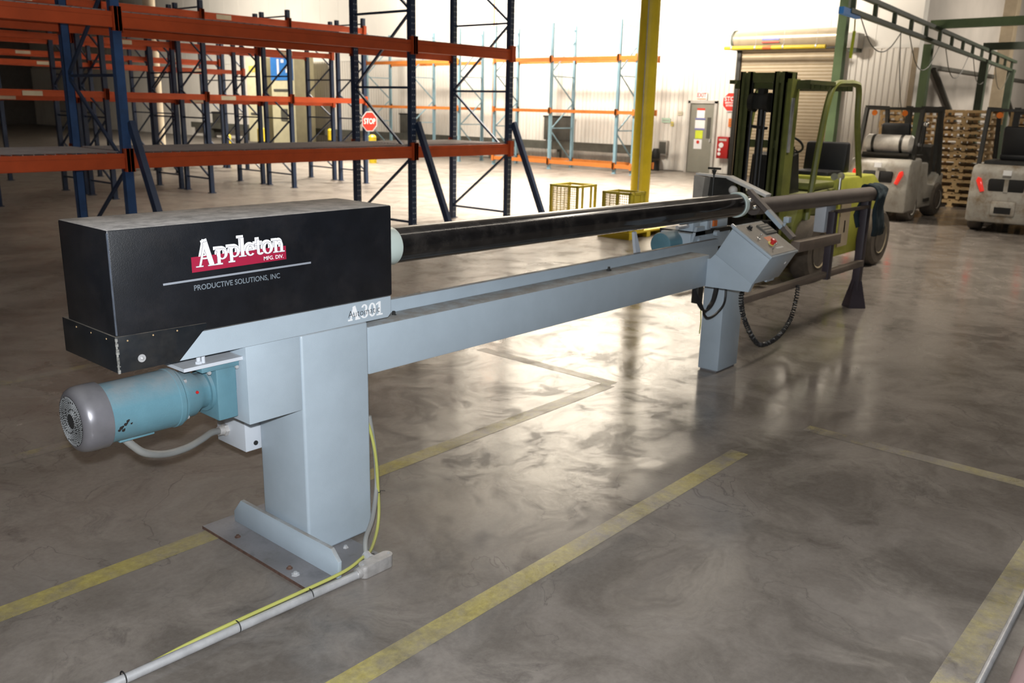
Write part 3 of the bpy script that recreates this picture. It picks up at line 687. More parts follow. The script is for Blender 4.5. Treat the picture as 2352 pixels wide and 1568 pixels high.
# saw carriage behind the beam
ca = MB(); ca.box(5.30, 5.88, 2.98, 3.22, 0.86, 0.99, 0.01); ca.box(5.34, 5.44, 2.99, 3.10, 0.99, 1.08, 0.006); ca.box(5.50, 5.56, 2.97, 3.05, 0.96, 1.10, 0.006); ca.box(5.62, 5.86, 3.0, 3.14, 0.99, 1.06, 0.006)
ca.prism([(5.27, 0.87), (5.36, 1.03), (5.46, 1.03), (5.50, 0.87)], 'xz', 2.965, 2.985)
ca.cyl((5.40, 2.965, 0.93), (5.40, 2.95, 0.93), 0.03); ca.cyl((5.60, 2.96, 0.97), (5.60, 2.93, 0.97), 0.022)
cao = ca.build('saw_carriage', m_paint, MX)
MB().cyl((5.20, 3.03, 1.035), (5.36, 3.03, 1.035), 0.014, n=10).build('carriage_rod', m_zinc, cao)
MB().box(5.57, 5.62, 2.955, 2.968, 1.02, 1.06).build('orange_label', m_orangelab, cao)
MB().lathe((5.14, 3.12, 0.915), (1, 0, 0), [(0, 0.06), (0.006, 0.078), (0.02, 0.083), (0.24, 0.083), (0.25, 0.06)], 32).build('saw_motor', m_teal, cao, label='dark teal round saw motor')
MB().box(5.34, 5.86, 2.965, 3.25, 0.97, 1.00).build('carriage_slide', m_dark, cao)
MB().prism([(4.455, 1.085), (4.475, 1.09), (4.535, 0.965), (4.525, 0.94), (4.490, 0.94), (4.468, 1.02)], 'xz', 2.886, 2.905).build('stop_bracket', m_lightbox, MX)
# chip guard over the tube
cg = MB().box(5.885, 5.915, 3.0, 3.27, 1.12, 1.335).build('chip_guard', m_dark, MX)
MB().prism([(3.27, 1.12), (3.27, 1.345), (3.18, 1.335), (3.20, 1.12)], 'yz', 5.80, 5.885).build('guard_side', m_panelgrey, cg)
MB().bar((5.87, 3.02, 1.345), (5.87, 2.71, 1.236), 0.085, 0.022, bev=0.003).build('guard_rim', m_frame, cg)
MB().bar((5.87, 3.28, 1.352), (5.87, 3.02, 1.345), 0.06, 0.014).build('guard_rim', m_frame, cg)
MB().ball((5.86, 2.98, 1.255), 0.032).build('knob', m_frame, cg)
th = MB(); th.cyl((5.84, 3.13, 0.99), (5.84, 3.13, 1.40), 0.007, n=8); th.lathe((5.84, 3.13, 1.355), (0, 0, 1), [(0, 0.007), (0.03, 0.018), (0.035, 0.018)], 10); th.cyl((5.84, 3.18, 1.40), (5.84, 3.08, 1.40), 0.008, n=8)
th.build('handle_rod', m_dark, MX)
# cables below the bracket
cb = MB()
for k in range(5):
    d = 0.012*k
    cb.tube([(4.965+d, 2.75+0.01*k, 0.71), (5.0+d, 2.74, 0.62), (5.085+0.8*d, 2.735, 0.535-0.4*d), (5.19-0.4*d, 2.735, 0.528+0.4*d), (5.275-d, 2.74, 0.585), (5.33-d, 2.75, 0.70)], 0.0065, 6)
cb.tube([(5.10, 2.74, 0.545), (5.13, 2.735, 0.49), (5.19, 2.735, 0.462), (5.305, 2.735, 0.48), (5.40, 2.735, 0.545), (5.44, 2.76, 0.70)], 0.008, 8)
cb.build('cable_bundle', m_blackcable, MX)
MB().tube([(5.09, 2.75, 0.64), (5.10, 2.75, 0.52), (5.115, 2.752, 0.45), (5.105, 2.75, 0.365)], 0.004, 6).build('loose_wire', m_yelcable, MX)
MB().box(5.03, 5.10, 2.742, 2.79, 0.58, 0.70, 0.004).build('terminal_block', m_dark, MX)
# coiled cable looping from the console to the outfeed stand
base = [Vector(p) for p in ((5.45, 2.60, 0.735), (5.58, 2.70, 0.60), (5.627, 2.72, 0.486), (5.715, 2.72, 0.345), (5.871, 2.72, 0.196), (6.047, 2.73, 0.112), (6.334, 2.74, 0.115), (6.616, 2.77, 0.20), (6.763, 2.80, 0.34), (6.85, 2.83, 0.44))]
Q = []
for i in range(len(base)-1):
    p0, p1, p2, p3 = base[max(i-1, 0)], base[i], base[i+1], base[min(i+2, len(base)-1)]
    n_ = int((p2-p1).length/0.0035)
    for k in range(n_):
        u = k/n_
        Q.append(0.5*((2*p1)+(p2-p0)*u+(2*p0-5*p1+4*p2-p3)*u*u+(3*p1-p0-3*p2+p3)*u**3))
H = []
for i, p in enumerate(Q):
    d = (Q[min(i+1, len(Q)-1)]-Q[max(i-1, 0)]).normalized(); a = Vector((0, 1, 0)); b = d.cross(a).normalized()
    t = i*0.95; H.append(p+(a*math.cos(t)+b*math.sin(t))*0.015)
MB().tube(H, 0.0055, 5, smooth=False).build('coiled_cable', m_blackcable, MX)
rebase(MX)

# ------------------------------------------------------------------ outfeed stand
OS = thing('outfeed_stand', 'dusty brown outfeed stand with long tube and flared foot beyond the console', 'stand', (8.45, 2.92, 0))
MB().lathe((5.98, 2.87, 1.136), (2.42, 0, -0.044), [(0, 0.060), (2.42, 0.066)], 28).build('outfeed_tube', m_dusttube, OS)
MB().box(8.405, 8.495, 2.885, 2.955, 0.02, 1.06, 0.006).build('end_post', m_purple, OS)
MB().lathe((8.45, 2.92, 0), (0, 0, 1), [(0, 0.115), (0.012, 0.115), (0.26, 0.05)], 4).build('flared_foot', m_purple, OS)
MB().bar((5.78, 2.87, 0.452), (8.41, 2.89, 0.438), 0.06, 0.055, bev=0.004).build('lower_rail', m_brownbar, OS)
MB().box(7.49, 7.56, 2.84, 2.90, 0.40, 0.99, 0.004).build('mid_post', m_purple, OS)
MB().bar((7.50, 2.87, 0.985), (8.41, 2.89, 0.97), 0.03, 0.028).build('upper_rail', m_brownbar, OS)
MB().bar((6.70, 2.83, 0.775), (7.57, 2.83, 0.762), 0.075, 0.085, bev=0.004).build('side_arm', m_brownbar, OS)
MB().box(7.52, 7.74, 2.93, 3.03, 0.80, 1.04, 0.01).build('switch_box', m_lightbox, OS)
MB().box(8.40, 8.50, 2.83, 2.90, 1.03, 1.05).build('tube_saddle', m_purple, OS)
rebase(OS)
# dark cloth hung over the end of the tube
t = bmesh.new(); prof = []
for k in range(7): prof.append((-0.085-0.01*math.sin(k*1.3), 0.70+k*0.068))
for k in range(9):
    a = PI-PI*k/8; prof.append((0.085*math.cos(a), 1.105+0.075*math.sin(a)))
for k in range(7): prof.append((0.085+0.012*math.sin(k*1.7+1), 1.105-k*0.055))
g = []
for i in range(7):
    xx = 8.36+0.045*i
    g.append([t.verts.new((xx+0.01*math.sin(j*0.9+i), 2.885+u+0.012*math.sin(i*1.9+j*0.7), v+0.008*math.cos(i*2.1+j))) for j, (u, v) in enumerate(prof)])
for i in range(6):
    for j in range(len(prof)-1): t.faces.new((g[i][j], g[i][j+1], g[i+1][j+1], g[i+1][j]))
bmesh.ops.recalc_face_normals(t, faces=t.faces[:]); bmesh.ops.solidify(t, geom=t.faces[:], thickness=0.012)
me = bpy.data.meshes.new('cloth'); t.to_mesh(me); t.free(); me.shade_smooth(); me.materials.append(m_cloth)
tag(link('cloth', me), 'dark cloth draped over the far end of the outfeed tube', 'cloth')

# ------------------------------------------------------------------ conduit and yellow cable on the floor
CD = thing('floor_conduit', 'galvanised conduit on the floor ending in a cast fitting beside the column', 'conduit', (1.95, 2.445, 0))
MB().tube([(0.55, 2.512, 0.018), (1.0, 2.482, 0.018), (1.43, 2.467, 0.018), (1.965, 2.445, 0.018)], 0.0165, 14, smooth=False).build('pipe', m_zinc, CD)
lb = MB(); lb.lathe((1.94, 2.446, 0.022), (1, -0.05, 0.02), [(0, 0.021), (0.012, 0.023), (0.03, 0.024), (0.05, 0.026)], 18)
lb.prism([(1.975+0.025*math.cos(R(a)) if (90 <= a <= 270) else 2.085+0.025*math.cos(R(a)), 2.438+0.024*math.sin(R(a))) for a in range(-90, 270, 15)], 'xy', 0.002, 0.050, 0.003)
lb.build('conduit_body', m_cast, CD)
MB().prism([(1.978+0.027*math.cos(R(a)) if (90 <= a <= 270) else 2.083+0.027*math.cos(R(a)), 2.438+0.026*math.sin(R(a))) for a in range(-90, 270, 15)], 'xy', 0.050, 0.0555).build('cover_plate', m_cast, CD)
for px in (1.965, 2.097): MB().cyl((px, 2.438, 0.0555), (px, 2.438, 0.058), 0.006, n=8).build('screw', m_zinc, CD)
fx = MB(); fx.lathe((2.03, 2.455, 0.03), (0.1, 1, 0.35), [(0, 0.016), (0.02, 0.016), (0.02, 0.021), (0.03, 0.021), (0.032, 0.018), (0.055, 0.018)], 10); fx.build('connector', m_zinc, CD)
MB().tube([(2.035, 2.505, 0.05), (2.07, 2.545, 0.09), (2.17, 2.62, 0.12), (2.26, 2.70, 0.20), (2.275, 2.72, 0.34), (2.262, 2.74, 0.52)], 0.010, 10).build('flexible_conduit', m_greycable, CD)
for px, py in ((1.03, 2.481), (1.43, 2.467), (1.73, 2.456)):
    q = MB(); n_ = 20
    q.tube([(px, py+0.004+0.0205*math.cos(2*PI*k/n_), 0.0215+0.0205*math.sin(2*PI*k/n_)) for k in range(n_+1)], 0.0022, 6, smooth=False)
    q.build('cable_tie', m_rubber, CD)
rebase(CD)
YCb = [(2.215, 2.76, 0.56), (2.250, 2.735, 0.49), (2.258, 2.70, 0.36), (2.262, 2.69, 0.19), (2.250, 2.675, 0.085), (2.20, 2.635, 0.028), (2.10, 2.555, 0.018), (2.02, 2.50, 0.045), (1.90, 2.467, 0.044), (1.72, 2.470, 0.040), (1.43, 2.482, 0.036), (1.25, 2.497, 0.024), (1.10, 2.503, 0.010)]
yc = tag(MB().tube(YCb, 0.0068, 10).build('yellow_cable', m_yelcable), 'yellow cable running down the column and along the conduit', 'cable')
for c in ((2.262, 2.69, 0.19), (2.06, 2.527, 0.030)):
    q = MB(); n_ = 14; q.tube([(c[0]+0.0095*math.cos(2*PI*k/n_), c[1]+0.0095*math.sin(2*PI*k/n_)*0.9, c[2]+0.004*math.sin(2*PI*k/n_)) for k in range(n_+1)], 0.0018, 5, smooth=False)
    q.bar((c[0]+0.008, c[1]-0.004, c[2]), (c[0]+0.03, c[1]-0.010, c[2]-0.006), 0.003, 0.002)
    q.build('cable_tie', m_rubber, yc)
# corner of the frame: thin conduit on the floor and a pale pink rail close to the camera
tag(MB().tube([(1.0, 0.405, 0.013), (2.92, 0.445, 0.013), (6.5, 0.52, 0.013)], 0.0125, 12, smooth=False).build('thin_conduit', m_zinc), 'thin bluish conduit along the dirty yellow line at the edge of the floor', 'conduit')
pk = thing('pink_rail', 'blurred pale pink rail close to the camera in the lower corner', 'rail', (2.4, 0.25, 0))
MB().cyl((0.3, 0.195, 0.40), (3.4, 0.300, 0.40), 0.03, n=20).build('rail_tube', m_pink, pk)
MB().cyl((3.38, 0.299, 0), (3.38, 0.299, 0.42), 0.03, n=16).build('rail_post', m_pink, pk)
rebase(pk)

# ------------------------------------------------------------------ pallet racks
class Rack:
    """local axes: u along the row, v depth (front v=0), z up"""
    def __init__(s, name, label, loc, rz, group=None):
        s.root = thing(name, label, 'pallet rack', loc, rz, group)
        s.cache = {}
    def frame(s, u, depth, top, mp, mb, w=0.085, d=0.075, nodes=(), horiz=(), slots=False, bw=0.03, flip=False):
        key = 'f%s' % str((depth, top, w, nodes, horiz, slots, flip))
        if key in s.cache:
            o = dup(s.cache[key]); o.parent = s.root; o.location.x = u; return o
        fr = bpy.data.objects.new('upright_frame', None); COL.objects.link(fr); fr.parent = s.root; fr.location = (u, 0, 0)
        for v in (0, depth):
            p = MB(); t = 0.006
            v0, v1 = (v-d/2, v+d/2)
            p.box(-w/2, w/2, v0, v0+t, 0, top); p.box(-w/2, -w/2+t, v0, v1, 0, top); p.box(w/2-t, w/2, v0, v1, 0, top)
            p.box(-w/2-0.02, w/2+0.02, v0-0.02, v1+0.02, 0, 0.012)
            p.build('post', mp, fr)
            if slots:
                q = MB(); z = 0.1
                while z < top-0.05:
                    for du in ((0,) if slots == 1 else (-0.018, 0.018)):
                        q.lathe((du, v0-0.0005, z), (0, -1, 0), [(0, 0.011), (0.002, 0.009)], 6)
                    z += 0.076 if slots == 2 else 0.10
                q.build('slot_light_row', m_slot, fr, kind='stuff')
        for (va, za), (vb, zb) in zip(nodes[:-1], nodes[1:]):
            MB().bar((0, va*depth, za), (0, vb*depth, zb), bw, bw, (1, 0, 0)).build('brace', mb, fr)
        for z in horiz: MB().bar((0, 0, z), (0, depth, z), bw, bw).build('brace', mb, fr)
        s.cache[key] = fr; return fr
    def beam(s, u0, u1, v, z, h, m, w=0.05, pw=0.085, lab=None, sgn=-1):
        b = MB(); b.box(u0+pw/2, u1-pw/2, v-w/2, v+w/2, z, z+h*0.72, 0.004, 1); b.box(u0+pw/2, u1-pw/2, v-w/2 if sgn > 0 else v-w/2, v+w/2-0.018, z+h*0.72, z+h)
        o = b.build('beam', m, s.root)
        for uu, sg in ((u0, 1), (u1, -1)):
            c = MB()
            c.box(uu-pw*0.42 if sg > 0 else uu+pw*0.02, uu-pw*0.02 if sg > 0 else uu+pw*0.42, v-w/2-0.030, v-w/2-0.022, z-0.03, z+h+0.05)
            c.box(min(uu, uu+sg*pw/2), max(uu, uu+sg*pw/2)+0.0, v-w/2-0.030, v+w/2, z-0.03, z+h+0.05)
            c.build('end_connector', m, o)
        if lab is not None:
            for q in lab: MB().box(u0+q, u0+q+0.32, v-w/2-0.004, v-w/2-0.001, z+0.012, z+h-0.02).build('paper_label', m_label, o)
        return o
    def deck(s, u0, u1, depth, z, step=0.10):
        b = MB(); r = 0.005; u = u0+0.08
        while u < u1-0.05:
            b.box(u-r, u+r, -0.03, depth+0.03, z, z+2*r); b.box(u-r, u+r, -0.035, -0.027, z-0.045, z+2*r); u += step
        v = 0.05
        while v < depth:
            b.box(u0+0.06, u1-0.06, v-r, v+r, z+2*r, z+4*r); v += 0.065
        for k in range(int((u1-u0)/0.7)):
            b.box(u0+0.4+0.7*k, u0+0.44+0.7*k, 0.03, depth-0.03, z-0.04, z-0.002)
        b.build('wire_deck', m_wire, s.root, kind='stuff')
# front row, runs parallel to the machine
NODES = ((1, 0.20), (0, 1.10), (1, 2.02), (0, 3.0), (1, 3.9))
FR = Rack('pallet_rack', 'nearest blue and orange pallet rack with leaning floor braces', (4.37, 9.115, 0), 0)
FX = (-4.0, 0.0, 4.01, 6.01)
for i, u in enumerate(FX):
    FR.frame(u, 1.195, 4.9, m_blue if i < 2 else m_navy, m_navy, nodes=NODES, horiz=(0.2, 2.02, 3.0), slots=(2 if i > 1 else False), w=0.09)
    ob = MB().bar((u+0.055, -0.05, 1.56), (u+0.055, -0.77, 0.02), 0.085, 0.06, (1, 0, 0)); ob.box(u, u+0.12, -0.84, -0.70, 0, 0.012)
    ob.build('floor_brace', m_navy, FR.root)
for a, b in zip(FX[:-1], FX[1:]):
    for z, h in ((1.09, 0.155), (2.475, 0.15)):
        FR.beam(a, b, -0.03, z, h, m_orange, 0.055, 0.09)
        FR.beam(a, b, 1.225, z, h, m_orange, 0.055, 0.09)
        FR.deck(a, b, 1.195, z+h)
# two rows further back
N2 = ((0, 0.28), (1, 0.85), (0, 1.45), (1, 2.0), (0, 2.6), (1, 3.2))
RX = [0, 1.96, 3.92, 5.88, 7.84, 9.83]
def back_row(label, y, z_mid, tops, top, grp):
    rk = Rack('pallet_rack', label, (3.52, y, 0), 0, grp)
    for i, u in enumerate(RX):
        rk.frame(u, 0.93, top, m_navy, m_navy, nodes=N2, horiz=(0.28, 1.45, 2.31, 3.5), w=0.08, bw=0.028)
    for i, (a, b) in enumerate(zip(RX[:-1], RX[1:])):
        for z, h in tops:
            rk.beam(a, b, -0.03, z, h, m_orange, 0.05, 0.08, lab=((0.3+0.25*(i % 3),) if (i+int(z)) % 2 == 0 else None))
            rk.beam(a, b, 0.96, z, h, m_orange, 0.05, 0.08)
    return rk
back_row('second row of navy pallet rack with orange beams behind the nearest rack', 16.1, 1.8, ((1.79, 0.11), (3.29, 0.12)), 3.62, 'rack rows at the back')
back_row('third row of navy pallet rack, back to back behind the second row', 17.27, 1.7, ((1.72, 0.10), (2.78, 0.11)), 3.6, 'rack rows at the back')
back_row('farthest row of navy pallet rack before the back wall', 21.0, 1.7, ((1.72, 0.10), (2.45, 0.10), (2.95, 0.11)), 3.4, 'rack rows at the back')
back_row('last row of navy pallet rack, back to back with the farthest row', 22.1, 1.7, ((1.72, 0.10), (2.70, 0.10)), 3.4, 'rack rows at the back')
# light blue racks on the back wall (row runs along Y, depth along X)
N3 = ((1, 0.2), (0, 1.15), (1, 1.95), (0, 2.8), (1, 3.75))
def wall_rack(label, y0, us, beams):
    rk = Rack('pallet_rack', label, (21.2, y0, 0), -PI/2)
    for u in us: rk.frame(u, 1.1 if u != 5.27 else 0.72, 4.2, m_ltblue, m_ltblue, w=0.085, d=0.075, nodes=N3, horiz=(0.2, 1.2, 2.7, 4.05), bw=0.03)
    for a, b in zip(us[:-1], us[1:]):
        for z, h, m in beams:
            rk.beam(a, b, -0.03, z, h, m, 0.05, 0.085); rk.beam(a, b, 1.13, z, h, m, 0.05, 0.085)
    return rk
wall_rack('light blue rack with thin orange beams against the white wall behind the yellow column', 19.22, (0, 2.27, 4.67, 5.27), ((0.16, 0.11, m_orange2), (1.66, 0.09, m_orange2), (3.12, 0.11, m_orange2)))
wall_rack('light blue rack seen through the frames of the nearest rack', 25.4, (0, 2.3, 4.62), ((1.66, 0.09, m_orange2), (3.12, 0.11, m_orange2)))

# ------------------------------------------------------------------ column, baskets, wall things
YCOL = thing('yellow_column', 'round yellow painted steel column rising out of the picture', 'column', (12.22, 7.86, 0))
MB().lathe((0, 0, 0.02), (0, 0, 1), [(0, 0.155), (9.95, 0.155)], 32).build('shaft', m_yellow, YCOL)
MB().box(-0.2, 0.2, -0.2, 0.2, 0, 0.02).build('base_plate', m_yellow, YCOL)
MB().tube([(-0.150, -0.06, 0.1), (-0.150, -0.06, 9.8)], 0.008, 8, smooth=False).build('wire_conduit', m_zinc, YCOL)
def basket(label, loc, rz, L, Wd, H, solid):
    t = thing('work_basket', label, 'basket', loc, rz, 'yellow steel baskets')
    q = 0.035
    for z in (0.10, H-q):
        for (a, b, c, d) in ((0, L, 0, q), (0, L, Wd-q, Wd), (0, q, 0, Wd), (L-q, L, 0, Wd)):
            MB().box(a, b, c, d, z, z+q).build('rail', m_yellow2, t)
    for a in (0, L-q):
        for b in (0, Wd-q): MB().box(a, a+q, b, b+q, 0.10, H).build('corner_post', m_yellow2, t)
    for k in range(2): MB().box(0.28*L+0.44*L*k-0.02, 0.28*L+0.44*L*k+0.02, 0.0, 0.02, 0.1, H).build('side_bar', m_yellow2, t)
    def mesh_panel(x0, x1, y):
        b = MB(); n = int((x1-x0)/0.035)
        for k in range(n): b.box(x0+0.035*k, x0+0.035*k+0.007, y, y+0.005, 0.13, H-q)
        z = 0.14
        while z < H-q: b.box(x0, x1, y, y+0.005, z, z+0.007); z += 0.035
        b.build('mesh_panel', m_mesh, t, kind='stuff')
    mesh_panel(0, L, Wd-0.012)
    b = MB(); n = int(Wd/0.035)
    for k in range(n): b.box(0.012, 0.017, 0.035*k, 0.035*k+0.007, 0.13, H-q)
    z = 0.14
    while z < H-q: b.box(0.012, 0.017, 0, Wd, z, z+0.007); z += 0.035
    b.build('mesh_panel', m_mesh, t, kind='stuff')
    if solid: MB().box(0.0, L, 0.01, 0.016, 0.10, H).build('side_sheet', m_yellow2, t)
    e_ = 0.60 if solid else 0.0
    f = MB(); f.box(-0.03, L+0.03+e_, -0.03, Wd+0.03, 0.075, 0.10)
    for a in (-0.03, (L+e_)/2-0.05, L+e_-0.07): f.box(a, a+0.10, -0.03, Wd+0.03, 0, 0.075)
    f.build('skid_base', m_yellow, t)
    return t
basket('low yellow mesh basket on a skid in front of the yellow column', (10.50, 6.90, 0), R(2), 0.42, 0.48, 0.66, True)
basket('open yellow frame basket standing left of the low mesh basket', (10.78, 8.04, 0), R(4), 0.55, 0.52, 0.66, False)

def octagon(nm, label, c, r, face, word, small):
    t = thing(nm, label, 'sign', c)
    pts = [(r*math.cos(R(22.5+45*k)), r*math.sin(R(22.5+45*k))) for k in range(8)]
    F = (lambda p: p) if face == 'y' else faceX
    def ngon(s_, yy, nm_, m, th=0.004):
        b = MB()
        if face == 'y': b.prism([(u*s_, v*s_) for u, v in pts], 'xz', yy, yy+th)
        else: b.prism([(-u*s_, v*s_) for u, v in pts], 'yz', yy, yy+th)
        return b.build(nm_, m, t)
    ngon(1.0, 0.0, 'white_border', m_white); ngon(0.93, -0.003, 'red_face', m_signred)
    text_mesh(word, 'lettering', m_white, t, -0.72*r, 0.72*r, (-0.24 if not small else 0.10)*r, (0.30 if not small else 0.52)*r, -0.0045, 0.02, F)
    for k, s_ in enumerate(small):
        text_mesh(s_, 'lettering', m_white, t, -0.62*r+0.1*r*k, 0.62*r-0.1*r*k, (-0.16-0.27*k)*r, (0.02-0.27*k)*r, -0.0045, 0.02, F)
    return t
octagon('stop_sign', 'red octagonal STOP sign on the end of the back racks', (13.43, 16.03, 1.40), 0.235, 'y', 'STOP', ())
octagon('stop_sign', 'red octagonal STOP sign with small print on the white wall beside the exit door', (23.93, 12.47, 2.07), 0.29, 'x', 'STOP', ('BEFORE', 'ENTERING'))
ex = thing('exit_sign', 'small red EXIT sign on the white wall above the grey door', 'sign', (23.93, 13.43, 2.22))
text_mesh('EXIT', 'lettering', m_signred, ex, -0.15, 0.15, -0.03, 0.10, -0.004, 0.02, faceX)
MB().box(0, 0.02, -0.17, 0.17, -0.11, 0.12).build('sign_plate', m_white, ex)
MB().box(-0.004, 0.0, -0.15, 0.15, -0.09, -0.06).build('red_underline', m_signorange, ex)
og = thing('orange_sign', 'small orange notice on the white wall under the STOP sign', 'sign', (23.93, 12.33, 1.49))
MB().box(0, 0.012, -0.17, 0.17, -0.12, 0.12).build('sign_plate', m_signorange, og)
for k in range(3): MB().box(-0.003, 0, -0.13, 0.13, 0.05-0.06*k, 0.065-0.06*k).build('print_line', m_brownbar, og)
ec = thing('extinguisher_cabinet', 'red fire extinguisher cabinet on the white wall beside the door', 'cabinet', (23.95, 12.56, 0.78))
MB().box(-0.16, 0.03, -0.18, 0.18, -0.31, 0.31, 0.01).build('body', m_cab, ec)
for py, pz, r_ in ((0.04, 0.07, 0.075), (0.09, -0.06, 0.045), (0.09, -0.18, 0.05)):
    MB().cyl((-0.16, py, pz), (-0.165, py, pz), r_, n=16).build('white_disc', m_white, ec)
MB().box(-0.166, -0.16, -0.12, 0.12, 0.19, 0.25).build('print_line', m_frame, ec)
eb = thing('electrical_box', 'small grey box low on the white wall near the yellow column', 'box', (23.96, 14.62, 0.68))
MB().box(-0.10, 0.02, -0.15, 0.15, -0.22, 0.22, 0.01).build('body', m_lampg, eb); MB().box(-0.105, -0.10, -0.12, 0.12, -0.18, 0.18).build('door', m_padgrey, eb)
def wall_note(lbl, y, z, wy, hz, m):
    t = thing('wall_notice', lbl, 'notice', (23.96, y, z)); MB().box(0, 0.01, -wy/2, wy/2, -hz/2, hz/2).build('sheet', m, t)
    MB().box(-0.003, 0, -wy*0.38, wy*0.38, -0.01, 0.01).build('print_line', m_lampg, t)
wall_note('pale green notice on the white wall left of the door', 14.62, 1.50, 0.30, 0.14, mat('pale_green', (0.45, 0.62, 0.50), 0.6))
wall_note('tiny yellow tag on the white wall left of the door', 14.40, 1.40, 0.09, 0.13, m_yelring)
wall_note('cream note higher on the white wall close to the door', 14.15, 1.72, 0.16, 0.12, m_label)
# guard rail along the back wall with its end post
gr_ = thing('guard_rail', 'long dark guard rail low along the back wall', 'rail', (23.6, 20.0, 0))
MB().prism([(0.0, 0.45), (0.0, 0.72), (0.05, 0.72), (0.08, 0.66), (0.05, 0.585), (0.08, 0.51), (0.05, 0.45)], 'xz', -5.05, 22.0).build('rail_beam', m_rail, gr_)
for k in range(9): MB().box(0.08, 0.20, -4.6+3.1*k, -4.48+3.1*k, 0, 0.68).build('rail_post', m_rail, gr_)
ep = thing('dark_bumper_post', 'black rubber bumper post at the end of the guard rail', 'bumper', (23.62, 14.70, 0))
MB().lathe((0, 0, 0), (0, 0, 1), [(0, 0.14), (0.5, 0.14), (0.66, 0.08)], 16).build('post', m_rubber, ep)
MB().lathe((0, 0, 0.30), (0, 0, 1), [(0, 0.15), (0.06, 0.15)], 16).build('band', m_tyre, ep)
for i, (y0, y1, z0, z1, lb) in enumerate(((18.15, 19.35, 0.74, 1.54, 'dark grey pad on the wall behind the light blue rack'), (25.6, 26.65, 0.55, 1.46, 'dark grey pad on the wall seen between the navy posts'), (39.2, 40.4, 0.2, 1.25, 'dark grey pad on the wall far behind the back racks'))):
    t = thing('wall_pad', lb, 'pad', (23.95, (y0+y1)/2, z0))
    MB().box(-0.1, 0, (y0-y1)/2, (y1-y0)/2, 0, z1-z0, 0.02).build('pad', m_padgrey, t); MB().box(-0.11, -0.09, (y0-y1)/2-0.03, (y1-y0)/2+0.03, z1-z0-0.05, z1-z0).build('top_strip', m_dark, t)
op = thing('orange_pipe', 'thin orange vertical pipe on the back wall between the light blue racks', 'pipe', (23.9, 21.75, 0))
MB().cyl((0, 0, 0), (0, 0, 9), 0.03, n=10).build('pipe_run', m_orange2, op); MB().lathe((0, 0, 3.2), (0, 0, 1), [(0, 0.045), (0.1, 0.045)], 10).build('coupling', m_orange2, op)
# hanging clearance bar
hb = thing('clearance_bar', 'yellow clearance bar hanging on wires in front of the rolling door hood', 'bar', (23.2, 11.0, 3.5))
MB().cyl((0, 1.42, 0.0), (0, -1.45, -0.02), 0.052, n=16).build('yellow_pipe', m_yellow, hb)
for q in (1.2, 0.5, -0.3, -1.2):
    MB().cyl((0, q, 0), (0, q, 6.4), 0.005, n=5).build('hanger_wire', m_zinc, hb); MB().lathe((0, q-0.02, -0.005), (0, 1, 0), [(0, 0.058), (0.04, 0.058)], 14).build('clamp_band', m_zinc, hb)
MB().lathe((0, 0.28, -0.01), (0, -1, 0), [(0, 0.0535), (0.25, 0.0535)], 14).build('red_band', m_orangelab, hb)
ys = thing('yellow_strap', 'yellow lifting strap hanging from the end of the green rail', 'strap', (16.0, 6.12, 2.75))
MB().bar((0, 0, 0.80), (0.02, -0.01, 0.42), 0.012, 0.02).build('cord', m_yelring, ys); MB().bar((0.02, -0.01, 0.45), (0.0, 0.0, 0.0), 0.05, 0.02, (1, 0, 0)).build('webbing', m_signlime, ys)
hl = thing('high_bay_lamp', 'grey round lamp hood hanging at the top edge of the picture', 'lamp', (20.0, 16.66, 4.74))
MB().lathe((0, 0, 0), (0, 0, 1), [(0, 0.42), (0.02, 0.44), (0.18, 0.36), (0.45, 0.16), (0.62, 0.13)], 28).build('hood', m_lampg, hl)
MB().cyl((0, 0, 0.6), (0, 0, 5.2), 0.015, n=8).build('drop_rod', m_zinc, hl)
# yellow bollards and the pale booth far behind the racks
def bollard(x, y, h, r, lb):
    t = thing('yellow_bollard', lb, 'bollard', (x, y, 0), 0, 'yellow bollards by the back racks')
    MB().lathe((0, 0, 0), (0, 0, 1), [(0, r), (h-0.06, r), (h, r*0.5)], 18).build('post', m_yellow, t); MB().lathe((0, 0, h*0.55), (0, 0, 1), [(0, r*1.03), (0.05, r*1.03)], 18).build('band', m_dark, t)
bollard(18.2, 21.6, 0.86, 0.12, 'yellow bollard just under the STOP sign at the rack end')
bollard(15.4, 23.4, 1.05, 0.11, 'yellow bollard between the posts of the back racks')
bollard(14.4, 23.6, 0.85, 0.09, 'thin yellow bollard deepest between the back rack posts')
bollard(18.9, 24.6, 0.95, 0.10, 'yellow bollard in front of the pale booth')
bt = thing('pale_booth', 'tall pale yellow booth with a blue sign standing far behind the racks', 'booth', (22.9, 33.2, 0))
MB().box(-0.5, 0.5, -1.75, -0.1, 0.05, 3.7, 0.03).build('cabinet', m_cream, bt); MB().box(-0.5, 0.5, 0.55, 1.75, 0.05, 3.6, 0.03).build('cabinet', m_cream, bt)
MB().box(-0.53, -0.5, -1.70, -0.15, 2.65, 3.68).build('blue_sign', m_signblue, bt)
for k, (a, b, c, d) in enumerate(((-0.75, -0.62, 2.85, 3.5), (-1.35, -1.22, 2.95, 3.25), (-1.1, -0.9, 3.35, 3.48), (-1.3, -1.1, 3.1, 3.17))): MB().box(-0.536, -0.53, a, b, c, d).build('white_mark', m_white, bt)
MB().box(-0.53, -0.5, -1.2, -0.75, 1.0, 1.5).build('olive_panel', m_rail, bt); MB().box(-0.53, -0.5, -1.6, -0.3, 2.2, 2.3).build('trim_strip', m_padgrey, bt); MB().box(-0.53, -0.5, 0.7, 1.5, 1.2, 1.3).build('trim_strip', m_padgrey, bt)
MB().box(-0.53, -0.5, 0.8, 1.5, 3.0, 3.25).build('yellow_sign', m_yelring, bt)
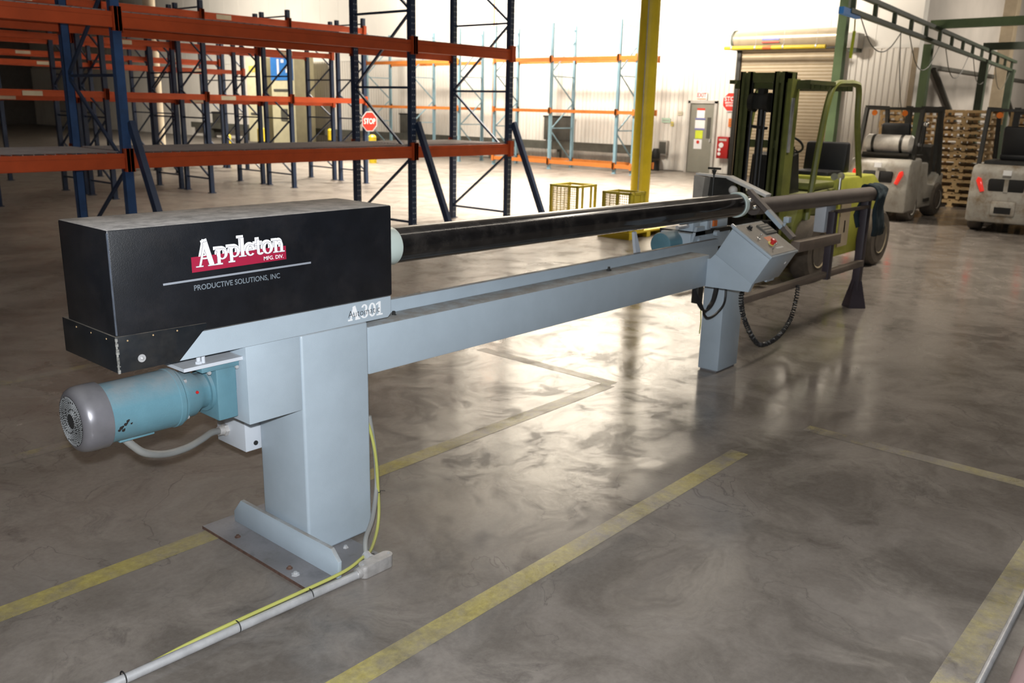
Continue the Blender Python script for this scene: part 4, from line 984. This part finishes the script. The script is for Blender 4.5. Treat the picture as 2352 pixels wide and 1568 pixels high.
cp = thing('cream_pipe_column', 'round cream column standing deep behind the racks', 'column', (12.5, 24.0, 0))
MB().cyl((0, 0, 0.02), (0, 0, 10), 0.16, n=20).build('shaft', m_creampipe, cp); MB().box(-0.25, 0.25, -0.25, 0.25, 0, 0.02).build('base_plate', m_creampipe, cp)

# ------------------------------------------------------------------ green gantry with cable rail
GA = thing('green_gantry', 'dark green overhead gantry with ladder-like cable rail and green posts', 'gantry', (16.0, 6.2, 0))
A0, A1 = Vector((14.2, 5.54, 3.62)), Vector((31.0, 6.80, 3.44))
def rl(t_, dz=0.0): return A0+(A1-A0)*t_+Vector((0, 0, dz))
MB().bar(rl(0), rl(1), 0.09, 0.07).build('top_chord', m_craned, GA); MB().bar(rl(0, -0.27), rl(1, -0.27), 0.10, 0.07).build('bottom_chord', m_craned, GA)
for k in range(14): MB().bar(rl(0.012+k*0.073, -0.27), rl(0.012+k*0.073), 0.07, 0.05, (1, 0, 0)).build('strut', m_craned, GA)
MB().bar(rl(0.0, -0.30)+Vector((-0.35, -0.02, 0)), rl(0.03, -0.30), 0.08, 0.10).build('end_stop', m_signblue, GA)
def gpost(px, y, tp, s_, m): MB().box(px-s_/2, px+s_/2, y-s_/2, y+s_/2, 0, tp).build('post', m, GA)
gpost(15.9, 6.27, 6.9, 0.15, m_crane); gpost(20.9, 6.32, 3.3, 0.17, m_crane); gpost(26.3, 6.50, 3.25, 0.18, m_craned); gpost(30.4, 6.75, 3.2, 0.18, m_craned)
MB().bar((20.5, 6.2, 3.66), (19.6, -4.0, 3.66), 0.15, 0.17).build('cross_beam', m_crane, GA)
MB().bar((26.4, 6.6, 3.60), (25.5, -4.0, 3.60), 0.15, 0.18).build('cross_beam', m_craned, GA)
for k in range(5):
    a, b = rl(0.04+0.19*k, -0.32), rl(0.04+0.19*(k+0.8), -0.32)
    sag = 0.55 if k else 0.42
    MB().tube([a, a*0.75+b*0.25-Vector((0, 0, sag*0.75)), (a+b)/2-Vector((0, 0, sag)), a*0.25+b*0.75-Vector((0, 0, sag*0.75)), b], 0.010, 6).build('festoon_cable', m_rail, GA)
MB().tube([rl(0.19, -0.32), rl(0.21, -1.1), rl(0.24, -1.7), rl(0.30, -2.1)], 0.009, 6).build('festoon_cable', m_rail, GA)
rebase(GA)

# ------------------------------------------------------------------ green forklift
FK = thing('green_forklift', 'old olive green forklift with mast and open seat beyond the machine', 'forklift', (10.2, 4.25, 0))
for y0, y1, x1 in ((4.40, 4.53, 8.93), (4.02, 4.15, 9.12)):
    m1 = MB(); m1.box(8.86, x1, y0, y0+0.02, 0.08, 2.21); m1.box(8.86, x1, y1-0.02, y1, 0.08, 2.21); m1.box(8.86, 8.88, y0, y0+0.05, 0.08, 2.21); m1.box(8.86, 8.88, y1-0.05, y1, 0.08, 2.21); m1.box(x1-0.03, x1, y0, y1, 0.08, 2.20)
    m1.build('mast_channel', m_greend, FK)
MB().box(8.90, 9.10, 3.97, 4.018, 0.15, 2.14).build('mast_side_plate', m_green, FK)
for y0 in (4.390, 4.150): MB().box(8.875, 8.90, y0, y0+0.012, 0.10, 2.12).build('inner_channel', m_dark, FK)
MB().box(8.88, 9.0, 4.02, 4.53, 2.10, 2.20).build('mast_crossbar', m_greend, FK); MB().box(8.92, 9.0, 4.02, 4.53, 1.44, 1.52).build('mast_crossbar', m_greend, FK); MB().box(8.92, 9.0, 4.02, 4.53, 0.62, 0.74).build('mast_crossbar', m_greend, FK)
MB().cyl((8.89, 4.275, 0.15), (8.89, 4.275, 1.85), 0.034, n=16).build('lift_cylinder', m_dark, FK)
hd = MB(); hd.box(8.80, 8.96, 4.17, 4.38, 1.83, 1.98, 0.02); hd.lathe((8.86, 4.165, 1.90), (0, 1, 0), [(0, 0.10), (0.05, 0.10)], 18); hd.lathe((8.86, 4.335, 1.90), (0, 1, 0), [(0, 0.10), (0.05, 0.10)], 18); hd.box(8.84, 8.94, 4.24, 4.31, 1.97, 2.04)
hd.build('cylinder_head', m_dark, FK)
for py in (4.20, 4.35): MB().cyl((8.82, py, 0.3), (8.82, py, 1.9), 0.012, n=6).build('lift_chain', m_dark, FK)
MB().bar((8.84, 4.17, 1.64), (8.84, 4.38, 1.66), 0.03, 0.03).build('chain_bar', m_dark, FK)
crg = MB(); crg.box(8.74, 8.82, 3.86, 4.66, 0.62, 0.70); crg.box(8.74, 8.82, 3.86, 4.66, 0.25, 0.33); crg.box(8.74, 8.82, 3.92, 3.98, 0.25, 0.7); crg.box(8.74, 8.82, 4.50, 4.56, 0.25, 0.7); crg.build('fork_carriage', m_dark, FK)
for py in (4.0, 4.44):
    fk_ = MB(); fk_.box(8.70, 8.74, py, py+0.1, 0.06, 0.70); fk_.prism([(8.74, 0.06), (7.74, 0.035), (7.74, 0.045), (8.74, 0.10)], 'xz', py, py+0.1); fk_.build('fork', m_dark, FK)
# overhead guard
for y in (3.83, 4.67):
    MB().tube([(9.28, y, 0.55), (9.33, y, 0.95), (9.42, y, 1.5), (9.53, y, 1.92), (9.68, y, 2.10), (10.0, y, 2.13), (10.26, y, 2.13), (10.38, y, 2.07), (10.46, y, 1.7), (10.72, y, 1.08)], 0.036, 8).build('guard_leg', m_green, FK)
MB().box(8.95, 9.62, 3.80, 3.86, 2.09, 2.13).build('guard_rail', m_greend, FK); MB().box(8.95, 9.62, 4.64, 4.70, 2.09, 2.13).build('guard_rail', m_greend, FK)
for k in range(9): MB().box(9.05+0.15*k, 9.075+0.15*k, 3.86, 4.64, 2.05, 2.11).build('guard_slat', m_greend, FK)
MB().box(9.02, 9.06, 3.83, 4.67, 2.04, 2.13).build('guard_front_bar', m_greend, FK)
# body
bd = MB(); bd.prism([(9.02, 0.35), (9.02, 0.62), (9.20, 0.95), (9.95, 0.98), (10.15, 0.98), (10.15, 0.20), (9.85, 0.20), (9.80, 0.62), (9.62, 0.72), (9.36, 0.72), (9.16, 0.62)], 'xz', 3.86, 4.64, 0.012)
bd.build('body', m_green, FK)
MB().box(9.55, 10.45, 3.88, 4.62, 0.98, 1.06, 0.02).build('deck', m_green, FK)
MB().prism([(10.10, 0.18), (10.10, 1.10), (11.18, 1.10), (11.42, 0.98), (11.42, 0.42), (11.20, 0.18)], 'xz', 3.80, 4.70, 0.03).build('counterweight', m_lime, FK)
MB().box(10.30, 10.34, 3.785, 3.80, 0.46, 0.60).build('side_slot', m_dark, FK)
MB().box(10.16, 10.46, 3.785, 3.80, 0.30, 0.86).build('side_door', m_tan, FK)
st = MB(); st.box(10.2, 10.66, 4.0, 4.48, 1.06, 1.15, 0.03); st.build('seat', m_seat, FK); MB().prism([(10.62, 1.12), (10.66, 1.47), (10.76, 1.48), (10.80, 1.12)], 'xz', 3.98, 4.50, 0.03).build('seat_back', m_seat, FK)
ds = MB(); ds.prism([(9.20, 0.95), (9.24, 1.35), (9.36, 1.38), (9.46, 0.95)], 'xz', 4.02, 4.50); ds.bar((9.38, 4.26, 1.2), (9.54, 4.26, 1.46), 0.05, 0.05); ds.box(9.26, 9.34, 4.06, 4.2, 1.35, 1.45); ds.build('dashboard', m_dark, FK)
sw = MB(); n_ = 24; ax = Vector((0.55, 0, 0.83)).normalized(); e1 = Vector((0, 1, 0)); e2 = ax.cross(e1)
sw.tube([Vector((9.54, 4.26, 1.47))+(e1*math.cos(2*PI*k/n_)+e2*math.sin(2*PI*k/n_))*0.19 for k in range(n_+1)], 0.013, 8, smooth=False)
for k in range(3): sw.bar(Vector((9.54, 4.26, 1.47)), Vector((9.54, 4.26, 1.47))+(e1*math.cos(2*PI*k/3)+e2*math.sin(2*PI*k/3))*0.19, 0.02, 0.012)
sw.build('steering_wheel', m_rubber, FK)
def wheel(nm, x, y, r, wd, par, rim=m_rim):
    s_ = 0.0
    t = MB().lathe((x, y-wd/2, r), (0, 1, 0), [(0, r*0.60), (0, r*0.90), (wd*0.15, r), (wd*0.85, r), (wd, r*0.90), (wd, r*0.60)], 32).build(nm, m_tyre, par)
    MB().lathe((x, y-wd/2-0.008, r), (0, 1, 0), [(0, r*0.56), (0.012, r*0.50), (0.07, r*0.40), (0.07, r*0.22), (0.02, r*0.20), (0.02, 0.002)], 28, False).build('rim', rim, t)
    for k in range(6): MB().lathe((x+r*0.3*math.cos(k*PI/3), y-wd/2+0.055, r+r*0.3*math.sin(k*PI/3)), (0, -1, 0), [(0, 0.014), (0.03, 0.012)], 6).build('lug_nut', m_dark, t)
    return t
wheel('front_wheel', 9.42, 3.80, 0.36, 0.22, FK); wheel('front_wheel', 9.42, 4.70, 0.36, 0.22, FK); wheel('rear_wheel', 11.12, 3.72, 0.34, 0.20, FK); wheel('rear_wheel', 11.12, 4.66, 0.34, 0.20, FK)
wl_ = MB(); wl_.lathe((10.10, 3.80, 1.12), (-1, -0.1, 0), [(0, 0.03), (0.05, 0.045)], 14); wl_.build('chrome_lamp', m_chrome, FK)
MB().lathe((9.96, 3.82, 1.12), (-1, -0.1, 0), [(0, 0.025), (0.05, 0.04)], 14).build('chrome_lamp', m_chrome, FK)
MB().cyl((10.06, 3.80, 0.95), (10.06, 3.80, 1.10), 0.018, n=10).build('lamp_stalk', m_chrome, FK)
MB().box(8.93, 8.99, 3.962, 3.970, 1.40, 1.95).build('pale_sticker', m_zinc, FK)
MB().lathe((11.30, 3.797, 0.96), (0, -1, 0), [(0, 0.03), (0.006, 0.028)], 12).build('round_plate', m_frame, FK)
MB().lathe((9.1, 4.72, 0.85), (0, 1, 0.1), [(0, 0.05), (0.06, 0.08)], 16).build('head_lamp', m_dark, FK)
rebase(FK)

# ------------------------------------------------------------------ grey forklifts (local: x forward, rear at x=0)
def grey_forklift(label, loc, rz):
    t = thing('grey_forklift', label, 'forklift', loc, rz, 'grey forklifts by the pallets')
    cw_ = MB().prism([(0.0, 0.16), (-0.02, 0.55), (0.02, 0.98), (0.10, 1.07), (0.62, 1.09), (0.62, 0.40), (0.55, 0.16)], 'xz', -0.53, 0.53, 0.05).build('counterweight', m_fgrey, t)
    MB().box(-0.022, 0.02, -0.26, 0.26, 0.66, 0.86, 0.03).build('vent_opening', m_hole, cw_); MB().box(-0.03, 0.0, -0.03, 0.03, 0.66, 0.86).build('vent_bar', m_fgrey, cw_)
    for s_ in (-1, 1):
        MB().prism([(0.30, 0.66), (0.36, 0.64), (0.44, 0.82), (0.42, 0.88), (0.37, 0.86)] if s_ > 0 else [(-0.30, 0.66), (-0.36, 0.64), (-0.44, 0.82), (-0.42, 0.88), (-0.37, 0.86)], 'yz', -0.035, 0.01, 0.008).build('tail_light', m_taillight, t)
    MB().box(-0.03, 0.01, -0.18, 0.18, 0.28, 0.52, 0.03).build('tow_plate', m_fgrey, cw_); MB().box(-0.034, 0.0, -0.12, 0.12, 0.32, 0.42).build('tow_slot', m_hole, cw_)
    MB().prism([(0.60, 0.20), (0.60, 0.98), (1.05, 1.0), (1.15, 0.62), (1.55, 0.58), (1.75, 0.80), (2.0, 0.78), (2.0, 0.30), (1.80, 0.20)], 'xz', -0.50, 0.50, 0.03).build('body', m_fgrey, t)
    MB().box(0.20, 1.0, -0.40, 0.40, 1.08, 1.13).build('hood', m_dark, t)
    tk = MB().lathe((0.32, -0.46, 1.32), (0, 1, 0), [(0, 0.05), (0.02, 0.11), (0.07, 0.155), (0.80, 0.155), (0.85, 0.11), (0.87, 0.05)], 28).build('gas_tank', m_tank, t)
    for y in (-0.28, 0.20): MB().lathe((0.32, y, 1.32), (0, 1, 0), [(0, 0.159), (0.05, 0.159)], 28).build('tank_strap', m_dark, tk)
    MB().cyl((0.32, -0.52, 1.32), (0.32, -0.46, 1.32), 0.03, n=10).build('tank_valve', m_zinc, tk)
    MB().box(0.12, 0.52, -0.44, 0.36, 1.13, 1.17).build('tank_cradle', m_dark, t)
    for y in (-0.48, 0.48):
        MB().bar((0.22, y, 1.0), (0.42, y, 1.92), 0.06, 0.08, (1, 0, 0)).build('guard_post', m_dark, t); MB().bar((1.78, y, 0.75), (1.42, y, 1.92), 0.06, 0.08, (1, 0, 0)).build('guard_post', m_dark, t)
        MB().bar((0.40, y, 1.93), (1.44, y, 1.93), 0.06, 0.07).build('guard_rail', m_dark, t)
    for k in range(7): MB().box(0.40+0.165*k, 0.44+0.165*k, -0.47, 0.47, 1.90, 1.94).build('guard_slat', m_dark, t)
    for y in (-0.22, 0.30): MB().lathe((0.36, y, 1.84), (-1, 0, 0), [(0, 0.035), (0.05, 0.05)], 12).build('amber_lamp', m_amber, t)
    MB().box(0.62, 1.02, -0.26, 0.26, 1.13, 1.24, 0.04).build('seat', m_seat, t); MB().prism([(0.62, 1.2), (0.56, 1.66), (0.66, 1.68), (0.76, 1.2)], 'xz', -0.25, 0.25, 0.04).build('seat_back', m_seat, t)
    ds_ = MB(); ds_.prism([(1.60, 0.75), (1.55, 1.25), (1.70, 1.30), (1.82, 0.78)], 'xz', -0.35, 0.35); ds_.lathe((1.46, 0, 1.30), (-0.5, 0, 0.8), [(0, 0.17), (0.02, 0.17)], 20); ds_.build('dashboard', m_dark, t)
    for y in (-0.32, 0.26): MB().box(2.04, 2.16, y, y+0.09, 0.06, 1.98).build('mast_channel', m_dark, t)
    MB().box(2.05, 2.14, -0.32, 0.35, 1.86, 1.96).build('mast_crossbar', m_dark, t); MB().cyl((2.10, 0.0, 0.1), (2.10, 0.0, 1.7), 0.05, n=12).build('lift_cylinder', m_dark, t)
    for y in (-0.25, 0.16): MB().prism([(2.20, 0.05), (2.20, 0.62), (2.25, 0.62), (2.25, 0.10), (3.25, 0.06), (3.25, 0.05)], 'xz', y, y+0.1).build('fork', m_dark, t)
    for x, y in ((0.42, -0.42), (0.42, 0.42)): wheel('rear_wheel', x, y, 0.25, 0.20, t, m_fgrey)
    for x, y in ((1.72, -0.42), (1.72, 0.42)): wheel('front_wheel', x, y, 0.31, 0.24, t, m_fgrey)
    MB().box(1.0, 1.3, -0.52, -0.42, 0.30, 0.36).build('step', m_dark, t)
    MB().bar((0.55, -0.50, 1.2), (0.50, -0.53, 1.62), 0.02, 0.02).build('mirror_stalk', m_dark, t); MB().ball((0.50, -0.54, 1.66), 0.045).build('mirror', m_chrome, t)
    MB().box(-0.026, -0.005, -0.05, 0.07, 0.92, 1.0).build('white_sticker', m_white, cw_)
    return t
g1 = grey_forklift('grey forklift with white gas tank between the green forklift and the pallets', (15.95, 5.38, 0), R(-1))
g2 = dup(g1); g2.location = (15.75, 3.30, 0); g2.rotation_euler = (0, 0, R(4)); g2['label'] = 'muddy grey forklift at the edge of the picture in front of the pallets'
for o in list(g2.children_recursive):
    if o.name.startswith(('gas_tank', 'tank_')): bpy.data.objects.remove(o); continue
    if o.name.startswith(('counterweight', 'tow_plate', 'body')): o.material_slots[0].link = 'OBJECT'; o.material_slots[0].material = m_mud

# ------------------------------------------------------------------ wooden pallets (local: x depth 1.0, y width)
def pallet(kind):
    t = thing('wooden_pallet', 'x', 'pallet', (0, 0, 0))
    W = 1.0; m = m_wood if kind != 2 else m_wood2
    nt_ = ((0.05, 0.46), (0.54, 0.95)) if kind == 0 else ((0.06, 0.36), (0.42, 0.58), (0.64, 0.94))
    for x in (0, W/2-0.02, W-0.04):
        pts = [(0, 0.018)]
        for a_, b_ in nt_: pts += [(a_, 0.018), (a_+0.008, 0.080), (b_-0.008, 0.080), (b_, 0.018)]
        MB().prism(pts+[(W, 0.018), (W, 0.118), (0, 0.118)], 'yz', x, x+0.04).build('stringer', m, t)
    for k in range(6): MB().box(-0.004, W+0.004, 0.172*k, 0.172*k+0.14, 0.118, 0.136).build('deck_board', m, t)
    for k in (0, 2.5, 5): MB().box(-0.004, W+0.004, 0.172*k, 0.172*k+0.14, 0, 0.018).build('bottom_board', m, t)
    MB().box(W/2-0.2, W/2+0.2, 0.05, W-0.05, 0.02, 0.03).build('inner_slat', m_wood2, t)
    return t
PK = [pallet(0), pallet(1)]
ORD = ['bottom', 'second', 'third', 'fourth', 'fifth', 'sixth', 'seventh', 'eighth', 'ninth', 'tenth', 'eleventh', 'twelfth', 'thirteenth', 'fourteenth']
used = [False, False]
def stack(x, y, n, where, grp, rz=0.0, first=0):
    for i in range(n):
        k = 0 if (i*7+len(where)) % 3 == 0 or i >= n-1 else 1
        o = dup(PK[k]) if used[k] else PK[k]
        used[k] = True
        o.location = (x+random.uniform(-0.02, 0.02), y+random.uniform(-0.025, 0.025), 0.1385*i); o.rotation_euler = (0, 0, rz+random.uniform(-0.02, 0.02))
        nm = ORD[i] if i < n-1 else 'topmost'
        o['label'] = '%s pallet%s of the stack %s' % (nm, ' from the floor' if 0 < i < n-1 else '', where); o['group'] = grp
stack(19.75, 4.62, 14, 'between the two grey forklifts', 'pallets between the forklifts')
stack(21.2, 6.25, 14, 'behind the gas tank forklift', 'pallets behind the gas tank')
stack(20.1, 3.35, 14, 'behind the muddy grey forklift', 'pallets behind the muddy forklift')
